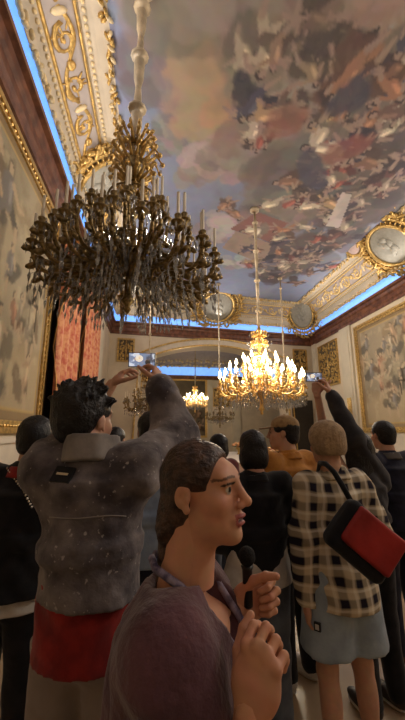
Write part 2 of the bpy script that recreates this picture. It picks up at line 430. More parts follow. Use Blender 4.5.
# cornice ledge, plaster band made to glow blue, cove
structure(sweep([(0, 6.42), (.05, 6.42), (.06, 6.52), (.1, 6.58), (.1, 6.74), (.15, 6.8), (.18, 6.9), (.27, 6.93), (.27, 7.02), (.02, 7.03)]).build('trim_3', M_brown))
tag(sweep([(.05, 7.03), (.05, 7.3), (.1, 7.37), (.24, 7.39)]).build('cove_glow_band', M_blueglow), 'plaster band given a blue glow above the ledge, below the painted ceiling of the hall', 'glowing band')
CI0, CI1, CZ0, CZ1 = .26, 1.33, 7.36, 8.48
def prof(t):
    a = t*math.pi/2; return CI0+(CI1-CI0)*(1-math.cos(a)), CZ0+(CZ1-CZ0)*math.sin(a)
structure(sweep([prof(t) for t in np.linspace(0, 1.0, 14)]).build('trim_4', M_cream, smooth=False))
PL = 1.75
def cove_fn(i):
    j = (i+1) % 4; L = np.linalg.norm(CORN[j]-CORN[i]); e = _n(CORN[j]-CORN[i]); iv = np.array([e[1], -e[0]])
    def f(s, w, n):
        ins, z = prof(w); a = w*math.pi/2
        p = CORN[i]+MIT[i]*ins+(CORN[j]+MIT[j]*ins-CORN[i]-MIT[i]*ins)*(s/L)
        nr = (CZ1-CZ0)*math.cos(a); nz = -(CI1-CI0)*math.sin(a); q = math.hypot(nr, nz)
        return (p[0]+iv[0]*n*nr/q, p[1]+iv[1]*n*nr/q, z+n*nz/q)
    return f, L
rng = random.Random(3)
def lane(bm, L, t0, t1, n0, n1, step=.5):
    k = max(2, int(L/step)); ss = np.linspace(0, L, k)
    for a, c in zip(ss[:-1], ss[1:]):
        bm.add([(a, t0, n0), (c, t0, n0), (c, t1, n0), (a, t1, n0), (a, t0, n1), (c, t0, n1), (c, t1, n1), (a, t1, n1)], [(4, 5, 6, 7), (0, 1, 5, 4), (3, 7, 6, 2)])
def spiral(bm, s0, w0, r, turns, d, a0, rad=.028):
    P = []
    for k in range(15):
        q = k/14; a = a0+d*turns*2*math.pi*q; rr = r*(1-.8*q); P.append((s0+rr*math.cos(a), w0+rr*math.sin(a)/PL, .05))
    bm.tube(P, [rad*(1.1-.5*k/14) for k in range(15)], 5)
    bm.ell((P[-1][0], P[-1][1], .06), (rad*1.6, rad*1.6/PL, rad*1.5), None, 6, 4)
for i in range(4):
    f, L = cove_fn(i)
    g = MB(); gp = MB(); pn = MB(); Mg = M_gold if i == 0 else M_goldmid
    if i < 3:
        for t in (.235, .765):                                     # gold bead rows
            for s in np.arange(.1, L, .13): gp.ell((s, t, .02), (.05, .024, .035), None, 6, 4)
        lane(g, L, .3, .325, 0, .05); lane(g, L, .675, .7, 0, .05); lane(pn, L, .33, .67, .005, .012)
        s = .6
        while s < L-1.5:                                           # scrollwork in the long panel
            d = 1
            for q in range(2):
                c0 = s+.45+q*.85; spiral(g, c0, .5, .27, 1.25, d, math.pi*(1 if q == 0 else 0), .035); d = -d
                for k in range(7):
                    a = rng.uniform(0, 6.28); R = rot('Z', math.degrees(a)); rr = rng.uniform(.15, .36)
                    g.ell((c0+rr*math.cos(a)*.9, .5+.42*rr*math.sin(a), .045), (.11, .018, .03), R*np.array([[1, 1, 1], [.57, .57, .57], [1, 1, 1]]), 6, 4)
            g.tube([(s-.05+1.7*k/16, .5+.11*math.sin(k/16*2*math.pi*1.0), .04) for k in range(17)], .03, 5)
            g.ell((s+.88, .5, .07), (.1, .06, .06)); gp.ell((s+.02, .5, .06), (.07, .1, .05))
            s += 1.75
    for s in np.arange(.12, L, .21):                               # leaf crests along both edges
        for k in range(3):
            gp.ell((s+rng.uniform(-.07, .07), .02+rng.uniform(-.03, .06), .03), (.075, .04, .05), rot('Z', rng.uniform(-50, 50))*np.array([[1, 1, 1], [.6, .6, .6], [1, 1, 1]]), 6, 4)
            (g if k < 2 else gp).ell((s+rng.uniform(-.08, .08), .965+rng.uniform(-.05, .05), .04), (.085, .035, .06), rot('Z', rng.uniform(-60, 60))*np.array([[1, 1, 1], [.6, .6, .6], [1, 1, 1]]), 6, 4)
    structure(g.map(f).build('trim_%d' % (5+3*i), Mg, smooth=True)); structure(gp.map(f).build('trim_%d' % (6+3*i), M_goldpale, smooth=True))
    if pn.V: structure(pn.map(f).build('trim_%d' % (7+3*i), M_lilac))

# ------------------------------------------------------------------ painted vault
cz = 8.48
c0 = ring(CI1-.02, cz)
cv = Canvas(XL+CI1-.05, XR-CI1+.05, -2.3, 16.45, .045, (120, 134, 168))
def cp(u, v): q = px_plane(u, v, 2, cz); return q[0], q[1]
cv.noise((160, 164, 176), .5, .52, .2, .5, 1); cv.noise((108, 110, 126), .45, .54, .2, .5, 9)
def cloud(u, v, r, col, rx=1.0, ry=1.0, n=9, seed=0):
    n = int(n*1.8)
    x, y = cp(u, v); q = random.Random(seed); sh = tuple(int(k*.78) for k in col)
    for k in range(n):
        a = q.uniform(0, 6.28); d = q.uniform(.2, .85)*r
        cv.ell(x+d*math.cos(a)*rx, y+d*math.sin(a)*ry, r*q.uniform(.28, .6), r*q.uniform(.22, .5), q.uniform(0, 3), tuple(int(c_*q.uniform(.84, 1.04)) for c_ in (col if q.random() < .65 else sh)), .6, .2, .42, k+seed)
cloud(190, 60, 1.1, (150, 136, 122), .5, 1.3, 14, 1); cloud(175, 130, .7, (150, 142, 136), .6, 1, 9, 2)
cloud(255, 20, 1.5, (184, 156, 122), 1.3, 1.1, 18, 3); cloud(232, 66, 1.5, (194, 160, 114), .9, 1.1, 18, 4); cloud(300, 10, 1.2, (170, 146, 116), 1.2, .8, 12, 5)
cloud(200, 165, .85, (186, 178, 166), .8, .9, 10, 6); cloud(165, 140, .4, (150, 144, 140), 1, 1, 6, 7); cloud(235, 150, 1.0, (176, 160, 146), 1, 1, 10, 8)
cloud(290, 150, 1.4, (150, 140, 132), .8, 1.2, 16, 10); cloud(350, 60, 1.8, (138, 124, 114), 1.2, 1.3, 24, 11); cloud(385, 130, 1.6, (132, 118, 110), 1, 1.2, 20, 12)
cloud(330, 180, 1.8, (124, 110, 104), 1.2, 1, 22, 13); cloud(270, 215, 1.2, (140, 128, 122), 1.1, 1, 14, 14); cloud(300, 250, 1.4, (110, 100, 98), 1.2, .9, 16, 15)
cloud(240, 262, 1.0, (188, 182, 180), 1, .8, 8, 16); cloud(215, 230, .9, (190, 184, 180), .7, 1, 8, 17); cloud(140, 40, .9, (128, 118, 122), .5, 1.4, 10, 18); cloud(396, 36, .7, (192, 190, 194), .5, 1.2, 8, 19)
cloud(290, 105, .9, (170, 158, 146), .5, 1.3, 10, 20)
for k in range(14): cloud(120+20*k, -120-30*(k % 3), 1.5, (170, 148, 122), 1.2, 1.2, 8, 30+k)
for (u_, v_, r_) in ((330, 240, 1.0), (350, 222, 1.0), (372, 200, 1.1), (392, 180, 1.2), (300, 268, 1.0), (268, 276, .9), (400, 150, 1.2)): cloud(u_, v_, r_, (104, 92, 88), 1.1, .9, 12, int(u_))
x = [cp(*q) for q in ((230, 229), (257, 212), (288, 223), (270, 242))]; cv.poly(x, (134, 84, 74)); cv.poly([cp(*q) for q in ((222, 248), (236, 231), (272, 244), (264, 264))], (150, 128, 110))
cv.poly([cp(*q) for q in ((262, 210), (274, 197), (304, 205), (290, 222))], (128, 116, 106))
PAL = [(150, 74, 58), (176, 142, 96), (196, 182, 156), (70, 68, 88), (128, 92, 68), (112, 84, 72), (186, 170, 148), (92, 74, 66), (160, 110, 74)]
q = random.Random(11)
def crowd(pts, n, h, spread, pal=PAL):
    for k in range(n):
        u, v = q.choice(pts); x, y = cp(u+q.gauss(0, spread), v+q.gauss(0, spread*.8))
        cv.figure(x, y, h*q.uniform(.7, 1.2), q.uniform(-1.5, 1.5), q, q.choice(pal))
crowd([(318, 28), (300, 60), (330, 50)], 9, 1.1, 14, [(120, 100, 78), (96, 80, 66), (150, 130, 100)]); crowd([(270, 48), (255, 42)], 4, 1.2, 9, [(176, 158, 130), (150, 118, 90)])
crowd([(270, 100), (285, 118), (262, 128), (240, 118)], 11, 1.1, 10); crowd([(340, 95), (355, 80), (380, 62), (338, 115)], 13, 1.2, 9)
crowd([(345, 140), (365, 150), (390, 110), (398, 150), (330, 160)], 18, 1.25, 11); crowd([(300, 190), (320, 215), (285, 240), (310, 250), (340, 180), (300, 262)], 34, 1.05, 14)
crowd([(260, 255), (280, 268), (245, 235)], 12, .95, 12); crowd([(226, 208), (222, 200)], 3, .8, 4, [(150, 110, 80)]); crowd([(332, 238), (348, 222), (368, 200), (388, 182), (300, 266), (270, 274)], 26, 1.0, 9, [(110, 80, 66), (84, 74, 82), (140, 120, 96), (104, 60, 52), (160, 146, 124)])
crowd([(395, 60), (400, 90), (420, 40), (440, 120)], 16, 1.3, 14)
cv.cap(*cp(352, 139), *cp(402, 152), .05, .05, (84, 68, 58)); cv.poly([cp(*z) for z in ((326, 226), (342, 192), (352, 195), (339, 228))], (196, 182, 172))
cv.ell(*cp(350, 97), .35, .5, .3, (60, 60, 78), .9, .3, .3, 3); cv.ell(*cp(345, 150), .35, .6, .8, (146, 76, 64), .7, .3, .3, 4); cv.ell(*cp(285, 122), .4, .5, .8, (150, 88, 66), .7, .3, .3, 5); cv.ell(*cp(312, 172), .8, .35, .9, (66, 66, 84), .8, .3, .3, 6)
cv.noise((96, 88, 84), 1.3, .56, .16, .3, 21)
cv.c = (cv.c*.8+cv.c.mean(axis=(0, 1))*.2)*1.26
_g = cv.c.mean(-1, keepdims=True); cv.c = _g+(cv.c-_g)*.8
P = cv.P; inside = P[..., 1] < 16.5+.0991*(P[..., 0]+2.3)-CI1+.06
o = cv.build('ceiling', paint_mat('fresco_paint', .85, bscale=3), lambda x, y: np.stack([x, np.minimum(y, 16.5+.0991*(x+2.3)-CI1+.03), x*0+cz], -1)); structure(o)
b = MB(); b.box((XL-.4, YF-.4, 9.2), (XR+.4, 18.9, 9.4)); structure(b.build('ceiling_slab', M_wall))

# ------------------------------------------------------------------ the second hall beyond the arch
FY = 26.0
zb0, zb1 = px(195, 376, FY)[2], px(195, 367.5, FY)[2]
b = MB(); b.box((-5, FY, 0), (13, FY+.3, 8)); structure(b.build('wall_far', M_wall))
b = MB(); b.box((-5.2, 18.4, 0), (-4.9, FY, 8)); structure(b.build('wall_far_left', M_wall)); b = MB(); b.box((12.9, 18.4, 0), (13.2, FY, 8)); structure(b.build('wall_far_right', M_wall))
b = MB(); b.box((-5, 17.7, 8.0), (13, FY+.3, 8.2)); structure(b.build('ceiling_far', M_cream))
b = MB(); b.box((-4.9, FY-.22, zb0-.3), (12.9, FY, zb0)); structure(b.build('trim_17', M_brown))
b = MB(); b.box((-4.9, FY-.08, zb0), (12.9, FY-.01, zb1)); tag(b.build('cove_glow_band', M_blueglow), 'wall band given a blue glow above the ledge of the farther room, seen through the arch', 'glowing band')  # blue wash on the far wall, made as a glowing surface
b = MB()
for s in np.arange(-4.8, 12.8, .3):
    for k in range(3): b.ell((s+rng.uniform(-.1, .1), FY-.15, zb1+.1+k*.35+rng.uniform(-.1, .1)), (.13, .08, .1), rot('Y', rng.uniform(-60, 60)), 6, 4)
structure(b.build('trim_18', M_goldpale, smooth=True))
b = MB(); b.grid(lambda u, v: (u, FY-.02-1.4*(1-math.cos(v*1.57)), zb1+.02+(7.95-zb1)*math.sin(v*1.57)), [-4.9, 12.9], np.linspace(0, 1, 8)); structure(b.build('trim_19', M_lilac))

def frame_thing(name, label, cat, fn, u0, u1, z0, z1, wd, inner, inner_name, goldm=None, group=None, dep=.08, beads=True):
    "a moulded frame round something flat; fn(u, depth, z) places it on its wall"
    root = empty(name, fn((u0+u1)/2, 0, z0)); tag(root, label, cat, group); R = np.array(root.location)
    gm = MB()
    for a, e, d in ((0, wd*.45, dep), (wd*.45, wd*.7, dep*.55), (wd*.7, wd, dep*.8)):
        o = [(u0+a, z0+a), (u1-a, z0+a), (u1-a, z1-a), (u0+a, z1-a)]; n = [(u0+e, z0+e), (u1-e, z0+e), (u1-e, z1-e), (u0+e, z1-e)]
        for i in range(4):
            j = (i+1) % 4
            gm.add([np.array(fn(u, dd, z))-R for dd in (0.0, d) for (u, z) in (o[i], o[j], n[j], n[i])], [(0, 1, 2, 3), (7, 6, 5, 4), (0, 4, 5, 1), (1, 5, 6, 2), (2, 6, 7, 3), (3, 7, 4, 0)])
    if beads:
        m = wd*.57; st = wd*.55
        for u in np.arange(u0+m, u1-m, st):
            for z in (z0+m, z1-m): gm.ell(np.array(fn(u, dep*.6, z))-R, (wd*.16,)*3, None, 6, 4)
        for z in np.arange(z0+m, z1-m, st):
            for u in (u0+m, u1-m): gm.ell(np.array(fn(u, dep*.6, z))-R, (wd*.16,)*3, None, 6, 4)
    gm.build('frame', goldm or M_gold, root)
    inner(root, R, inner_name)
    return root

# ------------------------------------------------------------------ tapestries
def tapestry(seed, L, z0, z1, step, base, light_=True):
    c = Canvas(0, L, z0, z1, step, base); r = random.Random(seed)
    c.noise((168, 154, 126), 1.1, .5, .2, .7, seed); c.noise((132, 124, 104), .9, .54, .14, .7, seed+4); c.noise((128, 108, 80), 2.0, .55, .12, .6, seed+8)
    h = z1-z0
    c.ell(L*.5, z0+h*.12, L*.8, h*.16, .05, (176, 156, 122), .7, .5, .2, seed)
    for k in range(12):
        x = r.uniform(0, L); zz = z0+h*r.uniform(.45, .92); rr = r.uniform(.3, .75)
        c.ell(x, zz, rr, rr*.7, 0, r.choice([(122, 116, 98), (134, 126, 104), (110, 106, 92)]), .6, .4, .5, seed+k); c.cap(x, zz, x+r.uniform(-.2, .2), z0+h*.25, .07, .1, (112, 102, 86), .7)
    for k in range(40):
        c.figure(r.uniform(.2, L-.2), z0+h*r.uniform(.12, .9), r.uniform(.7, 1.4), r.uniform(-.3, .3), r, r.choice([(128, 118, 104), (164, 138, 112), (108, 106, 106), (174, 162, 140), (146, 106, 86)]), (180, 158, 130), (94, 84, 74))
    c.c = c.c*.8+s2l((178, 164, 138))*.2
    for k in range(10):
        x = r.uniform(0, L-.8); zz = z0+h*r.uniform(.15, .5); c.poly([(x, zz), (x+.5, zz+.05), (x+.5, zz+.12), (x, zz+.07)], (70, 62, 52), .9); c.cap(x+.1, zz, x+.1, zz-.4, .03, .03, (70, 62, 52)); c.cap(x+.42, zz, x+.42, zz-.4, .03, .03, (70, 62, 52))
    c.noise((196, 182, 150), 3, .6, .1, .4, seed+15)
    for (u, v, ww) in ((0, 0, 0),):
        edge = np.minimum(np.minimum(c.X, L-c.X), np.minimum(c.Y-z0, z1-c.Y)); c._mix((edge < .22)*.65, (134, 108, 72)); c._mix(((edge > .2) & (edge < .24))*.7, (190, 160, 100))
    return c
M_tap = paint_mat('woven_tapestry', .95, bump=.2, bscale=30)
LW = lambda u, d, z: (XL+d, u, z)
RW = lambda u, d, z: (XR-d, u, z)
def tap_inner(fn, u0, u1, z0, z1, seed, step, base):
    def f(root, R, nm):
        c = tapestry(seed, u1-u0, z0, z1, step, base)
        def g(x, y):
            P = np.array([fn(u0, .03, 0), fn(u1, .03, 0)]); t = (x/(u1-u0))[:, None]; Q = P[0]*(1-t)+P[1]*t; Q[:, 2] = y; return Q-R
        c.build(nm, M_tap, g, root)
        bk = MB(); bk.add([np.array(fn(u, d, z))-R for d in (.0, .028) for (u, z) in ((u0, z0), (u1, z0), (u1, z1), (u0, z1))], [(0, 1, 2, 3), (7, 6, 5, 4), (0, 4, 5, 1), (1, 5, 6, 2), (2, 6, 7, 3), (3, 7, 4, 0)])
        bk.build('lining', M_dark, root)
    return f
frame_thing('framed_tapestry', 'large woven figure tapestry in a beaded gold frame beside the red curtains', 'tapestry', LW, -.2, 7.12, 1.6, 6.25, .2, tap_inner(LW, -.05, 7.0, 1.75, 6.12, 5, .045, (166, 154, 130)), 'tapestry')
frame_thing('framed_tapestry', 'pale woven landscape tapestry in a thin gold frame, behind the man at the far right', 'tapestry', RW, 5.6, 13.35, 1.6, 6.2, .2, tap_inner(RW, 5.75, 13.2, 1.75, 6.08, 8, .05, (150, 138, 118)), 'tapestry')

# dado rails, pilasters
b = MB(); b.box((XL, YF, 0), (XL+.04, 16.4, 1.45)); b.box((XL, YF, 1.45), (XL+.08, 16.4, 1.55)); structure(b.build('baseboard_left', M_cream))
b = MB(); b.box((XR-.04, YF, 0), (XR, 17.5, 1.45)); b.box((XR-.08, YF, 1.45), (XR, 17.5, 1.55)); structure(b.build('baseboard_right', M_cream))
M_pil = mat('pilaster_plaster', (200, 190, 168), .7, var=.1, scale=2)
b = MB()
for fn, a0, a1 in ((RW, 13.6, 14.5), (LW, 12.6, 13.9), (RW, 16.95, 17.4)):
    for (u0, u1, d) in ((a0, a1, .1), (a0+.15, a1-.15, .13)):
        P = [fn(u, dd, z) for dd in (0, d) for (u, z) in ((u0, 0), (u1, 0), (u1, 6.42 if d < .12 else 6.2), (u0, 6.42 if d < .12 else 6.2))]
        b.add(P, [(0, 1, 2, 3), (7, 6, 5, 4), (0, 4, 5, 1), (1, 5, 6, 2), (2, 6, 7, 3), (3, 7, 4, 0)])
structure(b.build('trim_20', M_pil))

def grot_inner(fn, u0, u1, z0, z1, seed):
    def f(root, R, nm):
        bk = MB(); bk.add([np.array(fn(u, d, z))-R for d in (.0, .03) for (u, z) in ((u0, z0), (u1, z0), (u1, z1), (u0, z1))], [(0, 1, 2, 3), (7, 6, 5, 4), (0, 4, 5, 1), (1, 5, 6, 2), (2, 6, 7, 3), (3, 7, 4, 0)])
        bk.build('backing', mat('panel_backing', (104, 88, 62), .6, var=.3, scale=9), root)
        g = MB(); r = random.Random(seed); W = u1-u0; H = z1-z0
        for sg in (-1, 1):
            z = z0+.25
            while z < z1-.25:
                rr = min(.2, W*.2); P = []
                for k in range(12):
                    q_ = k/11; a = -1.57+sg*q_*7; P.append(np.array(fn((u0+u1)/2+sg*W*.22+rr*(1-.75*q_)*math.cos(a), .06, z+rr*(1-.75*q_)*math.sin(a)))-R)
                g.tube(P, .03, 5); z += .42
        for k in range(int(60*W*H/1.5)):
            g.ell(np.array(fn(r.uniform(u0+.06, u1-.06), .05, r.uniform(z0+.06, z1-.06)))-R, (.05, .05, .07), None, 6, 4)
        g.tube([np.array(fn((u0+u1)/2, .06, z))-R for z in (z0+.05, z1-.05)], .035, 6)
        g.build('carving', M_gold, root, smooth=True)
    return f
BWf = lambda u, d, z: BW(u, -d, z)
for fn, u0, u1, z0, z1, lab, sd in ((BWf, .38, 1.22, 5.0, 6.2, 'gilded openwork panel high on the back wall, left of the wide arch', 1),
                                   (RW, 14.85, 16.75, 3.9, 6.15, 'tall gilded openwork panel between the right pilaster and the room corner', 2),
                                   (BWf, BLEN-1.2, BLEN-.36, 5.0, 6.2, 'gilded openwork panel high on the back wall, right of the wide arch', 3)):
    frame_thing('gilded_panel', lab, 'wall panel', fn, u0, u1, z0, z1, .08, grot_inner(fn, u0+.06, u1-.06, z0+.06, z1-.06, sd), '', beads=False)
FWf = lambda u, d, z: (u, FY-d, z)
def far_inner(x0, x1, z0, z1):
    def f(root, R, nm):
        c = Canvas(0, x1-x0, z0, z1, .08, (98, 88, 72)); c.noise((128, 112, 88), .8, .5, .2, .8, 3); c.noise((70, 62, 52), 1.2, .55, .15, .8, 6)
        r = random.Random(4)
        for k in range(9): c.figure(r.uniform(.3, x1-x0-.3), z0+r.uniform(.4, 2.4), 1.1, 0, r, (120, 96, 74))
        c.build('tapestry', M_tap, lambda x, y: np.stack([x0+x, x*0+FY-.03, y], -1)-R, root)
    return f
fx0, fx1 = px(166, 400, FY)[0], px(207, 400, FY)[0]; fz1 = px(190, 379, FY)[2]
frame_thing('framed_tapestry', 'dark tapestry on the end wall of the farther room, behind the small lit chandelier', 'tapestry', FWf, fx0, fx1, 1.2, fz1, .15, far_inner(fx0+.1, fx1-.1, 1.3, fz1-.1), '', beads=False)
fx0, fx1 = px(213, 400, FY)[0], px(231, 400, FY)[0]; a, e = px(220, 407, FY)[2], px(220, 388, FY)[2]
frame_thing('gilded_panel', 'small dark gilded panel on the end wall of the farther room, right of its tapestry', 'wall panel', FWf, fx0, fx1, a, e, .08, grot_inner(FWf, fx0+.06, fx1-.06, a+.06, e-.06, 7), '', beads=False)
b = MB(); b.box((px(208, 400, FY)[0], FY-.12, 0), (px(212, 400, FY)[0], FY, zb0-.3)); b.box((px(232, 400, FY)[0], FY-.12, 0), (px(240, 400, FY)[0], FY, zb0-.3)); structure(b.build('trim_21', M_pil))

# dark doorway at the right end of the back wall
b = MB(); plate(b, [(BLEN-1.45, 0), (BLEN-.2, 0), (BLEN-.2, px(300, 400, 17.4)[2]), (BLEN-1.45, px(300, 400, 17.4)[2])], -.06, 0); structure(b.build('door_1', M_dark))

# ------------------------------------------------------------------ curtains
M_cur = mat('red_damask', (178, 84, 62), .75, rgb2=(206, 148, 104), scale=9, sheen=.3)
M_pel = mat('gold_fringe', (190, 140, 70), .7, var=.3, scale=30)
def curtain(y0, y1, label, sd):
    root = empty('curtain', (XL+.2, (y0+y1)/2, 0)); tag(root, label, 'curtain', 'red damask curtains'); R = np.array(root.location)
    m = MB(); us = np.linspace(y0, y1, 60); vs = np.linspace(.05, 6.03, 12)
    for off in (0, .02): m.grid(lambda u, v: np.array((XL+.2+off+.09*math.sin((u-y0)*12+sd+.3*math.sin(v))*(.55+.45*(1-v/7)), u, v))-R, us, vs)
    m.build('drape', M_cur, root, smooth=True)
    t = MB(); t.grid(lambda u, v: np.array((XL+.24+.09*math.sin((u-y0)*12+sd), y0+.0+u*0+v, 0))-R*0+np.array((0, 0, u))-R, np.linspace(.1, 6.0, 10), np.linspace(-.03, .06, 3)); t.build('fringe', M_pel, root)
curtain(7.2, 9.0, 'red damask curtain hanging next to the large beaded-frame tapestry', 0); curtain(9.5, 12.2, 'wider red damask curtain hanging next to the pale pilaster', 2)
b = MB(); b.box((XL, 7.35, 0), (XL+.03, 12.3, 6.2)); structure(b.build('window_1', M_dark))
b = MB(); b.box((XL+.05, 7.3, 6.05), (XL+.4, 12.4, 6.3)); tag(b.build('curtain_pelmet', M_gold), 'gilded pelmet over the red damask curtains', 'pelmet')

# ------------------------------------------------------------------ medallions on the cove
def medallion(pos, nrm, rd, label, oval=None, sx=1.0):
    nrm = _n(nrm); up = _n(np.array((0, 0, 1.0))-nrm*nrm[2]); rt = np.cross(up, nrm); R = np.stack([rt, up, nrm], 1)
    root = empty('cove_medallion', pos); tag(root, label, 'medallion')
    T = lambda bm: bm.map(lambda x, y, z: R@np.array((x*sx, y, z)))
    m = MB(); m.lathe([(rd*1.05, -.15), (rd*1.05, .02), (rd*.9, .05), (0.01, .06)], n=32); 
    r = random.Random(int(rd*1000+pos[0]*10))
    for k in range(7): m.ell((r.uniform(-.35, .35)*rd, r.uniform(-.5, .4)*rd, .06), (rd*.14, rd*.24, .07), rot('Z', r.uniform(-60, 60)), 8, 5)
    m.ell((.05*rd, .42*rd, .07), (rd*.11, rd*.13, .08)); T(m).build('relief', M_stone, root, smooth=True)
    g = MB(); N = 36
    for rr, tr, zz in ((rd*1.08, .07, .06), (rd*1.36, .06, .02)): g.tube([(rr*math.cos(2*math.pi*k/N), rr*math.sin(2*math.pi*k/N), zz) for k in range(N+1)], tr, 6)
    for k in range(N):
        a = 2*math.pi*k/N; g.ell((rd*1.22*math.cos(a), rd*1.22*math.sin(a), .05), (rd*.13, .03, .06), rot('Z', math.degrees(a)), 6, 4)
    T(g).build('frame', M_gold, root, smooth=True)
    s = MB()
    for k in range(80):
        a = 2*math.pi*k/80; q_ = rd*r.uniform(1.4, 1.7); s.ell((q_*math.cos(a), q_*math.sin(a), r.uniform(0, .1)), (.16, .06, .07), rot('Z', r.uniform(0, 180)), 6, 4)
    T(s).build('leaf_garland', M_gold, root, smooth=True)
    for sg in (-1, 1):
        for (cx, cy, q_) in ((1.3, 1.15, .28), (1.5, -1.0, .26), (.5, 1.7, .2)):
            P = [(sg*(cx*rd+q_*(1-.07*k)*math.cos(k*.55)), cy*rd+q_*(1-.07*k)*math.sin(k*.55), .08) for k in range(13)]; s = MB(); s.tube(P, .045, 5); T(s).build('scroll', M_gold, root, smooth=True)
    if oval:
        ox, oy, orr = oval; e = MB(); e.ell((ox, oy, .08), (orr, orr*.8, .06), None, 14, 7); T(e).build('cartouche', mat('rose_stone', (206, 184, 180), .6), root, smooth=True)
        e = MB(); e.tube([(ox+orr*1.2*math.cos(2*math.pi*k/20), oy+orr*1.0*math.sin(2*math.pi*k/20), .06) for k in range(21)], .07, 6)
        for k in range(22): a = r.uniform(0, 6.28); e.ell((ox+orr*1.5*math.cos(a), oy+orr*1.3*math.sin(a), .05), (.1, .05, .06), rot('Z', r.uniform(0, 180)), 6, 4)
        T(e).build('cartouche_frame', M_gold, root, smooth=True)
def cove_point(i, s, w, n):
    f, L = cove_fn(i); p = np.array(f(s, w, n)); return p, np.array(f(s, w, n+.1))-p
for i, pxv, lab, ov in ((1, 5.38, 'round grey relief medallion in gold on the back cove above the arch', None), (2, 17.6-9.75, 'large round grey relief medallion with a small pink cartouche on the right cove', (-1.12, .78, .3)), (0, 3.5+8.3, 'gold framed relief medallion on the left cove behind the big dark chandelier', None)):
    p, n = cove_point(i, pxv, .55, .1 if i == 0 else .3); medallion(p, n, .8 if i == 1 else .74, lab, ov)
pc = np.append(CORN[2]+MIT[2]*.98, 7.98); medallion(pc, np.append(_n(MIT[2]), -.55), .8, 'tall relief medallion set across the far corner of the painted ceiling', None, .72)
